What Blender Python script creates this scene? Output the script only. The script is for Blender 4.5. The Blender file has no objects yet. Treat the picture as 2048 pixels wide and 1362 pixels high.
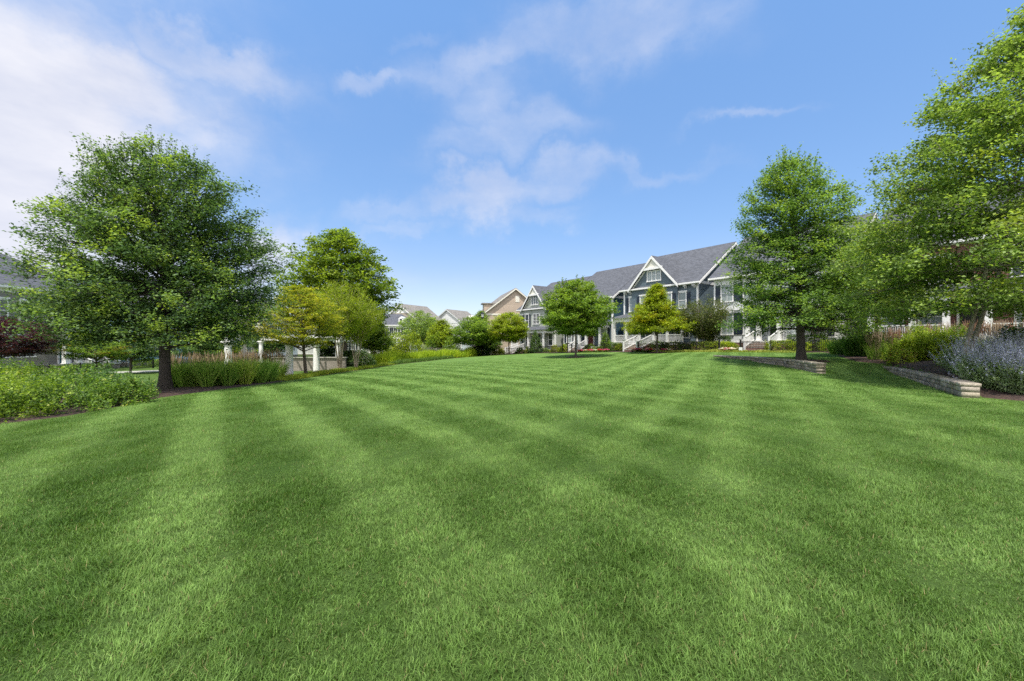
import bpy, math, random
import numpy as np
from mathutils import Vector, Matrix

sc = bpy.context.scene
col = sc.collection
F = 820.0          # focal length in photo pixels (2048 wide)
CAMZ = 1.55
R = math.radians
rng = np.random.default_rng(7)

# ------------------------------------------------------------------ helpers
def tag(o, label=None, cat=None, group=None, kind=None):
    if label: o['label'] = label
    if cat: o['category'] = cat
    if group: o['group'] = group
    if kind: o['kind'] = kind
    return o

def empty(name, loc=(0, 0, 0), rz=0.0):
    o = bpy.data.objects.new(name, None)
    o.location = loc; o.rotation_euler = (0, 0, rz)
    o.empty_display_size = 0.3
    col.objects.link(o)
    return o

def link(name, me, parent=None, mats=None):
    o = bpy.data.objects.new(name, me)
    for m in (mats if isinstance(mats, (list, tuple)) else [mats]):
        if m: me.materials.append(m)
    col.objects.link(o)
    if parent: o.parent = parent
    return o

def np_mesh(name, V, faces, k, cols=None, smooth=False):
    """faces: (n,k) int array"""
    me = bpy.data.meshes.new(name)
    V = np.asarray(V, dtype=np.float32); faces = np.asarray(faces, dtype=np.int32)
    me.vertices.add(len(V)); me.vertices.foreach_set('co', V.ravel())
    n = len(faces)
    me.loops.add(n * k); me.loops.foreach_set('vertex_index', faces.ravel())
    me.polygons.add(n)
    me.polygons.foreach_set('loop_start', np.arange(0, n * k, k, dtype=np.int32))
    if smooth:
        me.polygons.foreach_set('use_smooth', np.ones(n, dtype=bool))
    if cols is not None:
        a = me.attributes.new('tint', 'FLOAT_COLOR', 'POINT')
        c = np.ones((len(V), 4), dtype=np.float32); c[:, :3] = cols
        a.data.foreach_set('color', c.ravel())
    me.update(calc_edges=True)
    return me

class MB:
    """collects boxes, bars and polygons into one mesh"""
    def __init__(s): s.v = []; s.f = []
    def poly(s, pts):
        b = len(s.v); s.v += [tuple(p) for p in pts]; s.f.append(list(range(b, b + len(pts))))
    def hexa(s, p):      # 8 corners: bottom 4 ccw, top 4 ccw
        b = len(s.v); s.v += [tuple(q) for q in p]
        for q in ((3, 2, 1, 0), (4, 5, 6, 7), (0, 1, 5, 4), (1, 2, 6, 5), (2, 3, 7, 6), (3, 0, 4, 7)):
            s.f.append([b + i for i in q])
    def box(s, x0, x1, y0, y1, z0, z1):
        s.hexa([(x0, y0, z0), (x1, y0, z0), (x1, y1, z0), (x0, y1, z0), (x0, y0, z1), (x1, y0, z1), (x1, y1, z1), (x0, y1, z1)])
    def bar(s, a, b, w, h):   # bar between two points, width w (horizontal), height h (vertical)
        a = Vector(a); b = Vector(b); d = (b - a); L = Vector((-d.y, d.x, 0))
        L = L.normalized() * (w / 2) if L.length > 1e-6 else Vector((w / 2, 0, 0))
        if abs(d.x) + abs(d.y) < 1e-6: U = Vector((0, h / 2, 0))
        else: U = Vector((0, 0, h / 2))
        s.hexa([a - L - U, a + L - U, b + L - U, b - L - U, a - L + U, a + L + U, b + L + U, b - L + U])
    def prism(s, prof, axis, a, b):   # prof list of (u,v); axis 'x': (y,z) extruded in x ; 'y': (x,z) extruded in y
        n = len(prof); base = len(s.v)
        for t in (a, b):
            for u, v in prof: s.v.append((t, u, v) if axis == 'x' else (u, t, v))
        s.f.append([base + i for i in range(n)][::-1]); s.f.append([base + n + i for i in range(n)])
        for i in range(n):
            j = (i + 1) % n; s.f.append([base + i, base + j, base + n + j, base + n + i])
    def cyl(s, x, y, z0, z1, r0, r1=None, n=16):
        r1 = r0 if r1 is None else r1; b = len(s.v)
        for z, r in ((z0, r0), (z1, r1)):
            for i in range(n):
                a = 2 * math.pi * i / n; s.v.append((x + r * math.cos(a), y + r * math.sin(a), z))
        s.f.append([b + i for i in range(n)][::-1]); s.f.append([b + n + i for i in range(n)])
        for i in range(n):
            j = (i + 1) % n; s.f.append([b + i, b + j, b + n + j, b + n + i])
    def build(s, name, mat, parent=None):
        me = bpy.data.meshes.new(name)
        me.from_pydata(s.v, [], s.f)
        import bmesh
        bm = bmesh.new(); bm.from_mesh(me); bmesh.ops.recalc_face_normals(bm, faces=bm.faces); bm.to_mesh(me); bm.free()
        me.update()
        return link(name, me, parent, mat)

def px(x, D):            # photo column + depth -> world x
    return (x - 1024.0) / F * D
def pz(y, D):            # photo row + depth -> world z
    return CAMZ + (681.0 - y) / F * D

# smooth noise from summed sines (2D)
def make_noise(seed, freq, n=10):
    g = np.random.default_rng(seed)
    a = g.uniform(0, 2 * np.pi, n); f = freq * g.uniform(.55, 1.8, n); ph = g.uniform(0, 2 * np.pi, n)
    kx, ky = np.cos(a) * f, np.sin(a) * f
    def fn(x, y):
        x = np.asarray(x, dtype=np.float64); y = np.asarray(y, dtype=np.float64)
        o = np.zeros(np.broadcast(x, y).shape)
        for i in range(n): o += np.sin(kx[i] * x + ky[i] * y + ph[i])
        return o / math.sqrt(n / 2)
    return fn

# ------------------------------------------------------------------ row of houses geometry
dvec = np.array([-0.58, 0.8146]); nvec = np.array([-0.8146, -0.58])
P0 = np.array([20.4, 45.0])
def rowp(t, off=0.0):
    p = P0 + dvec * t + nvec * off
    return float(p[0]), float(p[1])

# ------------------------------------------------------------------ terrain
edge_pts = [(-15, 0), (-12.5, 4), (-10.4, 8.2), (-10.1, 9.4), (-10.8, 11.3), (-11.8, 14), (-12.15, 16.5), (-12.0, 20.3), (-12.1, 24.6),
            (-12.0, 30.4), (-11.4, 38.5), (-9.4, 47), (-6.8, 56), (-4.4, 63), (-2.6, 68)]
wall1 = [(13.5, 18.2), (14.25, 20.2), (14.8, 22.6), (14.9, 25.3), (14.3, 26.8), (13.7, 27.9)]
wall2 = [(12.6, 11.5), (13.9, 13.4), (15.3, 15.6), (16.6, 17.8), (17.8, 20.0)]
w1y = np.array([p[1] for p in wall1]); w1x = np.array([p[0] for p in wall1])
w2y = np.array([p[1] for p in wall2]); w2x = np.array([p[0] for p in wall2])
def sstep(a, b, v):
    t = np.clip((v - a) / (b - a), 0, 1); return t * t * (3 - 2 * t)
def step_term(x, y):
    x = np.asarray(x, float); y = np.asarray(y, float)
    s1 = sstep(.15, .40, x - np.interp(y, w1y, w1x)) * .30 * sstep(17.9, 19.8, y) * (1 - sstep(25.0, 28.0, y)) * (1 - sstep(2.0, 7.0, x - np.interp(y, w1y, w1x)))
    s2 = sstep(.15, .40, x - np.interp(y, w2y, w2x)) * .34 * sstep(11.6, 13.2, y) * (1 - sstep(17.5, 20.5, y)) * (1 - sstep(2.0, 6.0, x - np.interp(y, w2y, w2x)))
    return s1 + s2
ctrl = [(0, 0, 0), (0, 2, 0), (5, 3, 0), (-5, 3, 0), (0, 6, 0.0), (0, 10, 0), (0, 20, -.05), (0, 32, -.12), (6.1, 40, -.10), (7, 20, .02), (7, 12, 0), (8, 30, .08),
        (-6, 12, -.10), (-6, 22, -.22), (-6, 34, -.36), (-5, 48, -.52),
        (12.4, 11.3, -.06), (14.2, 15, -.04), (16, 18.3, .06), (13.1, 18.2, .13), (14, 22.5, .16), (13.6, 25.5, .30), (13.5, 28.2, .50), (17, 30, .50),
        (15.6, 22, .42), (17.5, 25, .48), (19.2, 23.3, .5), (23.8, 30.7, .65), (22, 20, .75), (25, 15, .7), (18, 15, .52), (20, 18, .7), (15.5, 13.2, .34),
        (14, 10.2, .05), (12.7, 10.2, -.03), (20, 6, .2), (15, 0, 0), (24, 25, .8), (14.8, 42, .27),
        (-10.2, 8.2, -.15), (-10.8, 11.3, -.3), (-12, 14, -.4), (-12.15, 16.5, -.5), (-12, 20.3, -.6), (-12.1, 24.6, -.7), (-12, 30.4, -.75), (-11.5, 38.5, -.8),
        (-9.4, 47, -.8), (-4.6, 62, -.8), (-15.1, 18, -.56), (-14.7, 27, -.82), (-16.2, 34, -1.1), (-15.7, 37, -1.0), (-20.8, 30, -1.1), (-27.5, 45, -1.2),
        (-20, 10, -.6), (-25, 20, -1.1), (-35, 38, -1.4), (-45, 40, -1.5), (-45, 60, -1.6), (-45, 90, -1.8), (-20, 60, -1.4), (-15, 80, -1.5), (0, 90, -1.3),
        (30, 90, 0), (50, 60, .4), (40, 30, .8), (30, -10, 0), (-30, -10, -.4), (0, -20, 0), (60, 0, .3), (-60, 0, -1.2), (-60, 120, -1.8), (50, 130, -.6)]
for t, z in ((-20, .8), (-11.5, .59), (-6, .52), (-2.2, .45), (3, .34), (8, .2), (13, 0), (19, -.2), (25, -.45), (31.5, -.76)):
    ctrl.append((*rowp(t, 5.0), z)); ctrl.append((*rowp(t, -2), z))
ctrl = np.array(ctrl, float)
def _phi(r2): return .5 * r2 * np.log(r2 + 1e-9)
def _fit():
    X = ctrl[:, :2]; n = len(X); z = ctrl[:, 2] - step_term(X[:, 0], X[:, 1])
    d2 = ((X[:, None] - X[None]) ** 2).sum(-1)
    A = np.zeros((n + 3, n + 3)); A[:n, :n] = _phi(d2) + np.eye(n) * 2.0
    A[:n, n] = 1; A[:n, n + 1:] = X; A[n, :n] = 1; A[n + 1:, :n] = X.T
    return np.linalg.solve(A, np.concatenate([z, [0, 0, 0]]))
_w = _fit()
def H(x, y):
    x = np.atleast_1d(np.asarray(x, float)); y = np.atleast_1d(np.asarray(y, float)); shp = x.shape
    xf, yf = x.ravel(), y.ravel(); out = np.empty(len(xf)); n = len(ctrl)
    for i in range(0, len(xf), 60000):
        a, b = xf[i:i + 60000], yf[i:i + 60000]
        d2 = (a[:, None] - ctrl[None, :, 0]) ** 2 + (b[:, None] - ctrl[None, :, 1]) ** 2
        z = _phi(d2) @ _w[:n] + _w[n] + _w[n + 1] * a + _w[n + 2] * b
        r = np.hypot(a, b - 40); k = sstep(85, 140, r)
        out[i:i + 60000] = (z + step_term(a, b)) * (1 - k) + (-1.5) * k
    return out.reshape(shp)
def h(x, y): return float(H(x, y)[0])

ey = np.array([p[1] for p in edge_pts]); ex = np.array([p[0] for p in edge_pts])
def left_edge(y): return np.interp(y, ey, ex)
redge = [(20, 0), (16, 7), (13.2, 10.1), (12.85, 11.3), (14.1, 13.3), (15.5, 15.6), (16.8, 17.8), (17.6, 19.6), (17.6, 21), (19.2, 23.6), (21.4, 27), (23.6, 31), (25, 33)]
ry = np.array([p[1] for p in redge]); rx = np.array([p[0] for p in redge])
def in_lawn(x, y):
    ok = (x > left_edge(y) + .03) & (y < 69)
    ok &= (x < np.interp(y, ry, rx) - .05) | (y > 33)
    # in front of the fence
    off = (x - P0[0]) * nvec[0] + (y - P0[1]) * nvec[1]
    ok &= off > 5.75
    # stone wall 1 footprint
    dx = x - np.interp(y, w1y, w1x)
    ok &= ~((y > 18.0) & (y < 28.0) & (dx > -.02) & (dx < .40))
    return ok

# mowing stripes
nz_big = make_noise(3, .55); nz_mid = make_noise(4, 2.2); nz_sm = make_noise(5, 9.0)
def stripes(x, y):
    """stripe value for blade lean and painted light and dark, -1..1"""
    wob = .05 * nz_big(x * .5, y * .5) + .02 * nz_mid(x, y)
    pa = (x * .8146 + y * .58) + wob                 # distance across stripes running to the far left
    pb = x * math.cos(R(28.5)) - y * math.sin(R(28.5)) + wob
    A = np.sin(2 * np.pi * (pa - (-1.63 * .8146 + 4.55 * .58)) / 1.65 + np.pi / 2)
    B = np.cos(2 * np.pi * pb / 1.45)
    A = np.tanh(1.9 * (2 * (.5 + .5 * A) ** 2.1 - .75)); B = np.tanh(1.9 * (2 * (.5 + .5 * B) ** 2.1 - .75))      # narrow pale lines: sheen of turned blades, painted as colour
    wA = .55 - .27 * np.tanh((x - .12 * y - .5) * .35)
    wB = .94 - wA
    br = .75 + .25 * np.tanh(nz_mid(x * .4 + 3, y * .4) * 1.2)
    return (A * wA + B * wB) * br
# ------------------------------------------------------------------ materials
def nmat(name):
    m = bpy.data.materials.new(name); m.use_nodes = True
    nt = m.node_tree; b = nt.nodes['Principled BSDF']
    return m, nt, b
def N(nt, typ, **kw):
    n = nt.nodes.new(typ)
    for k, v in kw.items(): setattr(n, k, v)
    return n
def plain(name, c, rough=.6, noise=.12, scale=3.0, bump=0.0, spec=.4, metallic=0.0):
    m, nt, b = nmat(name)
    tc = N(nt, 'ShaderNodeTexCoord'); nz = N(nt, 'ShaderNodeTexNoise')
    nz.inputs['Scale'].default_value = scale; nz.inputs['Detail'].default_value = 6
    nt.links.new(tc.outputs['Object'], nz.inputs['Vector'])
    mx = N(nt, 'ShaderNodeMix', data_type='RGBA')
    mx.inputs[6].default_value = (*[v * (1 - noise) for v in c], 1); mx.inputs[7].default_value = (*[min(1, v * (1 + noise)) for v in c], 1)
    nt.links.new(nz.outputs['Fac'], mx.inputs[0]); nt.links.new(mx.outputs[2], b.inputs['Base Color'])
    b.inputs['Roughness'].default_value = rough; b.inputs['Specular IOR Level'].default_value = spec
    b.inputs['Metallic'].default_value = metallic
    if bump:
        n2 = N(nt, 'ShaderNodeTexNoise'); n2.inputs['Scale'].default_value = scale * 8; n2.inputs['Detail'].default_value = 4
        nt.links.new(tc.outputs['Object'], n2.inputs['Vector'])
        bp = N(nt, 'ShaderNodeBump'); bp.inputs['Strength'].default_value = bump; bp.inputs['Distance'].default_value = .02
        nt.links.new(n2.outputs['Fac'], bp.inputs['Height']); nt.links.new(bp.outputs['Normal'], b.inputs['Normal'])
    return m
def siding(name, c, board=.16):
    """horizontal lap siding: saw profile bump + thin lap shadow painted into the board colour"""
    m, nt, b = nmat(name)
    tc = N(nt, 'ShaderNodeTexCoord'); sp = N(nt, 'ShaderNodeSeparateXYZ'); nt.links.new(tc.outputs['Object'], sp.inputs[0])
    dv = N(nt, 'ShaderNodeMath', operation='DIVIDE'); dv.inputs[1].default_value = board; nt.links.new(sp.outputs['Z'], dv.inputs[0])
    fr = N(nt, 'ShaderNodeMath', operation='FRACT'); nt.links.new(dv.outputs[0], fr.inputs[0])
    fl = N(nt, 'ShaderNodeMath', operation='FLOOR'); nt.links.new(dv.outputs[0], fl.inputs[0])
    wn = N(nt, 'ShaderNodeTexWhiteNoise', noise_dimensions='1D'); nt.links.new(fl.outputs[0], wn.inputs['W'])
    rp = N(nt, 'ShaderNodeValToRGB'); rp.color_ramp.elements[0].position = .0; rp.color_ramp.elements[0].color = (.35, .35, .35, 1)  # dark lower edge of each board: painted lap shade
    rp.color_ramp.elements[1].position = .16; rp.color_ramp.elements[1].color = (1, 1, 1, 1)
    nt.links.new(fr.outputs[0], rp.inputs[0])
    mr = N(nt, 'ShaderNodeMapRange'); mr.inputs['To Min'].default_value = .9; mr.inputs['To Max'].default_value = 1.1
    nt.links.new(wn.outputs['Value'], mr.inputs['Value'])
    mu = N(nt, 'ShaderNodeMix', data_type='RGBA', blend_type='MULTIPLY'); mu.inputs[0].default_value = 1
    mu.inputs[6].default_value = (*c, 1); nt.links.new(rp.outputs[0], mu.inputs[7])
    mu2 = N(nt, 'ShaderNodeMix', data_type='RGBA', blend_type='MULTIPLY'); mu2.inputs[0].default_value = 1
    nt.links.new(mu.outputs[2], mu2.inputs[6]); nt.links.new(mr.outputs[0], mu2.inputs[7])
    nt.links.new(mu2.outputs[2], b.inputs['Base Color'])
    b.inputs['Roughness'].default_value = .6
    bp = N(nt, 'ShaderNodeBump'); bp.inputs['Strength'].default_value = .5; bp.inputs['Distance'].default_value = .02; bp.invert = True
    nt.links.new(fr.outputs[0], bp.inputs['Height']); nt.links.new(bp.outputs['Normal'], b.inputs['Normal'])
    return m
def shingles(name, c):
    m, nt, b = nmat(name)
    tc = N(nt, 'ShaderNodeTexCoord'); br = N(nt, 'ShaderNodeTexBrick')
    mp = N(nt, 'ShaderNodeMapping')
    sp = N(nt, 'ShaderNodeSeparateXYZ'); cb = N(nt, 'ShaderNodeCombineXYZ'); ad = N(nt, 'ShaderNodeMath', operation='ADD')
    nt.links.new(tc.outputs['Object'], sp.inputs[0])
    nt.links.new(sp.outputs['X'], ad.inputs[0]); nt.links.new(sp.outputs['Y'], ad.inputs[1])
    nt.links.new(ad.outputs[0], cb.inputs['X']); nt.links.new(sp.outputs['Z'], cb.inputs['Y'])
    nt.links.new(cb.outputs[0], br.inputs['Vector'])
    br.inputs['Scale'].default_value = 1; br.inputs['Brick Width'].default_value = .30; br.inputs['Row Height'].default_value = .10
    br.inputs['Mortar Size'].default_value = .008; br.inputs['Bias'].default_value = 0
    br.inputs['Color1'].default_value = (*[v * .75 for v in c], 1); br.inputs['Color2'].default_value = (*[v * 1.3 for v in c], 1)
    br.inputs['Mortar'].default_value = (*[v * .55 for v in c], 1)
    nz = N(nt, 'ShaderNodeTexNoise'); nz.inputs['Scale'].default_value = .7; nz.inputs['Detail'].default_value = 5
    nt.links.new(tc.outputs['Object'], nz.inputs['Vector'])
    mr = N(nt, 'ShaderNodeMapRange'); mr.inputs['To Min'].default_value = .8; mr.inputs['To Max'].default_value = 1.2; nt.links.new(nz.outputs['Fac'], mr.inputs['Value'])
    mu = N(nt, 'ShaderNodeMix', data_type='RGBA', blend_type='MULTIPLY'); mu.inputs[0].default_value = 1
    nt.links.new(br.outputs['Color'], mu.inputs[6]); nt.links.new(mr.outputs[0], mu.inputs[7])
    nt.links.new(mu.outputs[2], b.inputs['Base Color']); b.inputs['Roughness'].default_value = .85
    return m
def brick(name, c1, c2, mort, bw=.22, rh=.075, ms=.012, bump=.4):
    m, nt, b = nmat(name)
    tc = N(nt, 'ShaderNodeTexCoord'); br = N(nt, 'ShaderNodeTexBrick')
    sp = N(nt, 'ShaderNodeSeparateXYZ'); cb = N(nt, 'ShaderNodeCombineXYZ'); ad = N(nt, 'ShaderNodeMath', operation='ADD')
    nt.links.new(tc.outputs['Object'], sp.inputs[0])
    nt.links.new(sp.outputs['X'], ad.inputs[0]); nt.links.new(sp.outputs['Y'], ad.inputs[1])
    nt.links.new(ad.outputs[0], cb.inputs['X']); nt.links.new(sp.outputs['Z'], cb.inputs['Y'])
    nt.links.new(cb.outputs[0], br.inputs['Vector'])
    br.inputs['Scale'].default_value = 1; br.inputs['Brick Width'].default_value = bw; br.inputs['Row Height'].default_value = rh
    br.inputs['Mortar Size'].default_value = ms
    br.inputs['Color1'].default_value = (*c1, 1); br.inputs['Color2'].default_value = (*c2, 1); br.inputs['Mortar'].default_value = (*mort, 1)
    nt.links.new(br.outputs['Color'], b.inputs['Base Color']); b.inputs['Roughness'].default_value = .85
    bp = N(nt, 'ShaderNodeBump'); bp.inputs['Strength'].default_value = bump; bp.inputs['Distance'].default_value = .01; bp.invert = True
    nt.links.new(br.outputs['Fac'], bp.inputs['Height']); nt.links.new(bp.outputs['Normal'], b.inputs['Normal'])
    return m
def leafmat(name, trans=.35, rough=.55, gain=(1, 1, 1), spec=.3):
    m, nt, b = nmat(name)
    at = N(nt, 'ShaderNodeAttribute', attribute_name='tint')
    nt.links.new(at.outputs['Color'], b.inputs['Base Color'])
    b.inputs['Roughness'].default_value = rough; b.inputs['Specular IOR Level'].default_value = spec
    tr = N(nt, 'ShaderNodeBsdfTranslucent')
    mu = N(nt, 'ShaderNodeMix', data_type='RGBA', blend_type='MULTIPLY'); mu.inputs[0].default_value = 1
    mu.inputs[7].default_value = (1.25, 1.25, .5, 1); nt.links.new(at.outputs['Color'], mu.inputs[6])
    nt.links.new(mu.outputs[2], tr.inputs['Color'])
    ms = N(nt, 'ShaderNodeMixShader'); ms.inputs[0].default_value = trans
    nt.links.new(b.outputs[0], ms.inputs[1]); nt.links.new(tr.outputs[0], ms.inputs[2])
    nt.links.new(ms.outputs[0], nt.nodes['Material Output'].inputs['Surface'])
    return m
def tintmat(name, rough=.8):
    m, nt, b = nmat(name)
    at = N(nt, 'ShaderNodeAttribute', attribute_name='tint')
    nt.links.new(at.outputs['Color'], b.inputs['Base Color']); b.inputs['Roughness'].default_value = rough
    return m
def barkmat(name, c):
    m, nt, b = nmat(name)
    tc = N(nt, 'ShaderNodeTexCoord'); mp = N(nt, 'ShaderNodeMapping'); mp.inputs['Scale'].default_value = (9, 9, 1.6)
    nz = N(nt, 'ShaderNodeTexNoise'); nz.inputs['Scale'].default_value = 3; nz.inputs['Detail'].default_value = 8; nz.inputs['Roughness'].default_value = .7
    nt.links.new(tc.outputs['Object'], mp.inputs[0]); nt.links.new(mp.outputs[0], nz.inputs['Vector'])
    rp = N(nt, 'ShaderNodeValToRGB'); rp.color_ramp.elements[0].position = .35; rp.color_ramp.elements[0].color = (*[v * .5 for v in c], 1)
    rp.color_ramp.elements[1].position = .65; rp.color_ramp.elements[1].color = (*[v * 1.3 for v in c], 1)
    nt.links.new(nz.outputs['Fac'], rp.inputs[0]); nt.links.new(rp.outputs[0], b.inputs['Base Color']); b.inputs['Roughness'].default_value = .9
    bp = N(nt, 'ShaderNodeBump'); bp.inputs['Strength'].default_value = .8; bp.inputs['Distance'].default_value = .03
    nt.links.new(nz.outputs['Fac'], bp.inputs['Height']); nt.links.new(bp.outputs['Normal'], b.inputs['Normal'])
    return m
def glassmat(name, c, rough=.08):
    m, nt, b = nmat(name)
    b.inputs['Base Color'].default_value = (*c, 1); b.inputs['Roughness'].default_value = rough
    b.inputs['Specular IOR Level'].default_value = .8
    return m

M = {}
M['white'] = plain('white_paint', (.78, .77, .75), .45, .04)
M['cream'] = plain('cream_trim', (.68, .66, .58), .5, .04)
M['greytrim'] = plain('pale_grey_trim', (.58, .60, .60), .5, .05)
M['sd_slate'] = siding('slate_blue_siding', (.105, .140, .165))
M['sd_teal'] = siding('teal_blue_siding', (.045, .095, .135))
M['sd_sage'] = siding('sage_siding', (.36, .38, .33))
M['sd_beige'] = siding('beige_siding', (.46, .37, .29), .22)
M['sd_tan'] = siding('tan_siding', (.37, .32, .25), .2)
M['sd_white'] = siding('white_siding', (.66, .67, .66), .18)
M['sd_taupe'] = siding('taupe_siding', (.22, .21, .18), .16)
M['sd_sky'] = siding('sky_blue_siding', (.20, .34, .46), .16)
M['sd_greige'] = siding('light_grey_siding', (.50, .49, .46), .2)
M['brick'] = brick('red_brick', (.24, .09, .065), (.31, .13, .09), (.38, .33, .28))
M['dbrick'] = brick('dark_red_brick', (.17, .045, .035), (.22, .07, .05), (.20, .16, .14))
M['pbrick'] = brick('pink_brick', (.42, .30, .25), (.5, .38, .31), (.5, .45, .4))
M['cmu'] = brick('garden_wall_block', (.27, .24, .20), (.33, .29, .25), (.14, .12, .10), .40, .12, .014)
M['roof'] = shingles('grey_shingles', (.082, .086, .098))
M['roof_b'] = shingles('brown_grey_shingles', (.20, .185, .165))
M['roof_d'] = shingles('dark_shingles', (.075, .08, .095))
M['navy'] = plain('navy_shutter', (.018, .026, .042), .5, .1)
M['black'] = plain('black_iron', (.012, .012, .013), .4, .1)
M['glass'] = glassmat('window_glass', (.05, .06, .065))
M['glass_b'] = glassmat('window_glass_blinds', (.27, .31, .31), .15)
M['reddoor'] = plain('red_door_paint', (.10, .02, .018), .4, .1)
M['tealdoor'] = plain('teal_door_paint', (.05, .13, .16), .4, .1)
M['darkdoor'] = plain('dark_door_paint', (.03, .03, .03), .4, .1)
M['copper'] = plain('pale_green_metal', (.50, .60, .54), .5, .1)
M['concrete'] = plain('pale_concrete', (.38, .36, .31), .85, .1, 1.5, .2)
M['concrete_d'] = plain('porch_floor_grey', (.33, .33, .33), .8, .1, 1.5)
M['bark'] = barkmat('grey_brown_bark', (.10, .080, .062))
M['bark_d'] = barkmat('dark_bark', (.055, .045, .038))
M['bark_t'] = barkmat('tan_bark', (.36, .29, .21))
M['leaf'] = leafmat('leaf', .48)
M['leaf_thin'] = leafmat('leaf_thin', .42)
M['flower'] = leafmat('petals', .25)
M['blade'] = leafmat('grass_blade', .30, .6, spec=.25)
M['tall_blade'] = leafmat('tall_grass_blade', .5, .6, spec=.25)
M['bark_l'] = barkmat('light_grey_bark', (.24, .21, .17))
M['lampglass'] = plain('lamp_glass', (.7, .7, .68), .3, .03)

def stonemat():
    m, nt, b = nmat('garden_block_stone')
    tc = N(nt, 'ShaderNodeTexCoord')
    n1 = N(nt, 'ShaderNodeTexNoise'); n1.inputs['Scale'].default_value = 2.3; n1.inputs['Detail'].default_value = 10; n1.inputs['Roughness'].default_value = .7
    n2 = N(nt, 'ShaderNodeTexNoise'); n2.inputs['Scale'].default_value = 22; n2.inputs['Detail'].default_value = 8; n2.inputs['Roughness'].default_value = .75
    at = N(nt, 'ShaderNodeAttribute', attribute_name='tint')
    for n in (n1, n2): nt.links.new(tc.outputs['Object'], n.inputs['Vector'])
    r1 = N(nt, 'ShaderNodeValToRGB'); r1.color_ramp.elements[0].position = .3; r1.color_ramp.elements[0].color = (.52, .52, .5, 1)
    r1.color_ramp.elements[1].position = .7; r1.color_ramp.elements[1].color = (1.25, 1.2, 1.12, 1); nt.links.new(n1.outputs['Fac'], r1.inputs[0])
    r2 = N(nt, 'ShaderNodeValToRGB'); r2.color_ramp.elements[0].position = .32; r2.color_ramp.elements[0].color = (.5, .5, .5, 1)
    r2.color_ramp.elements[1].position = .62; r2.color_ramp.elements[1].color = (1.15, 1.15, 1.15, 1); nt.links.new(n2.outputs['Fac'], r2.inputs[0])
    m1 = N(nt, 'ShaderNodeMix', data_type='RGBA', blend_type='MULTIPLY'); m1.inputs[0].default_value = 1
    m2 = N(nt, 'ShaderNodeMix', data_type='RGBA', blend_type='MULTIPLY'); m2.inputs[0].default_value = 1
    nt.links.new(at.outputs['Color'], m1.inputs[6]); nt.links.new(r1.outputs[0], m1.inputs[7])
    nt.links.new(m1.outputs[2], m2.inputs[6]); nt.links.new(r2.outputs[0], m2.inputs[7])
    nt.links.new(m2.outputs[2], b.inputs['Base Color']); b.inputs['Roughness'].default_value = .92
    bp = N(nt, 'ShaderNodeBump'); bp.inputs['Strength'].default_value = .9; bp.inputs['Distance'].default_value = .025
    nt.links.new(n2.outputs['Fac'], bp.inputs['Height']); nt.links.new(bp.outputs['Normal'], b.inputs['Normal'])
    return m
M['stone'] = stonemat()

def mulchmat():
    m, nt, b = nmat('bark_mulch')
    tc = N(nt, 'ShaderNodeTexCoord'); mp = N(nt, 'ShaderNodeMapping'); mp.inputs['Scale'].default_value = (1, 2.1, 1); mp.inputs['Rotation'].default_value = (0, 0, .7)
    v = N(nt, 'ShaderNodeTexVoronoi'); v.inputs['Scale'].default_value = 16
    nz = N(nt, 'ShaderNodeTexNoise'); nz.inputs['Scale'].default_value = 2.0; nz.inputs['Detail'].default_value = 9
    nt.links.new(tc.outputs['Object'], mp.inputs[0]); nt.links.new(mp.outputs[0], v.inputs['Vector']); nt.links.new(tc.outputs['Object'], nz.inputs['Vector'])
    mx = N(nt, 'ShaderNodeMix', data_type='RGBA'); nt.links.new(v.outputs['Color'], mx.inputs[0])
    mx.inputs[6].default_value = (.028, .014, .010, 1); mx.inputs[7].default_value = (.15, .085, .062, 1)
    m2 = N(nt, 'ShaderNodeMix', data_type='RGBA', blend_type='MULTIPLY'); m2.inputs[0].default_value = .6
    nt.links.new(mx.outputs[2], m2.inputs[6]); nt.links.new(nz.outputs['Fac'], m2.inputs[7])
    nt.links.new(m2.outputs[2], b.inputs['Base Color']); b.inputs['Roughness'].default_value = .95
    bp = N(nt, 'ShaderNodeBump'); bp.inputs['Strength'].default_value = 1; bp.inputs['Distance'].default_value = .05
    nt.links.new(v.outputs['Distance'], bp.inputs['Height']); nt.links.new(bp.outputs['Normal'], b.inputs['Normal'])
    return m
M['mulch'] = mulchmat()

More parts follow.
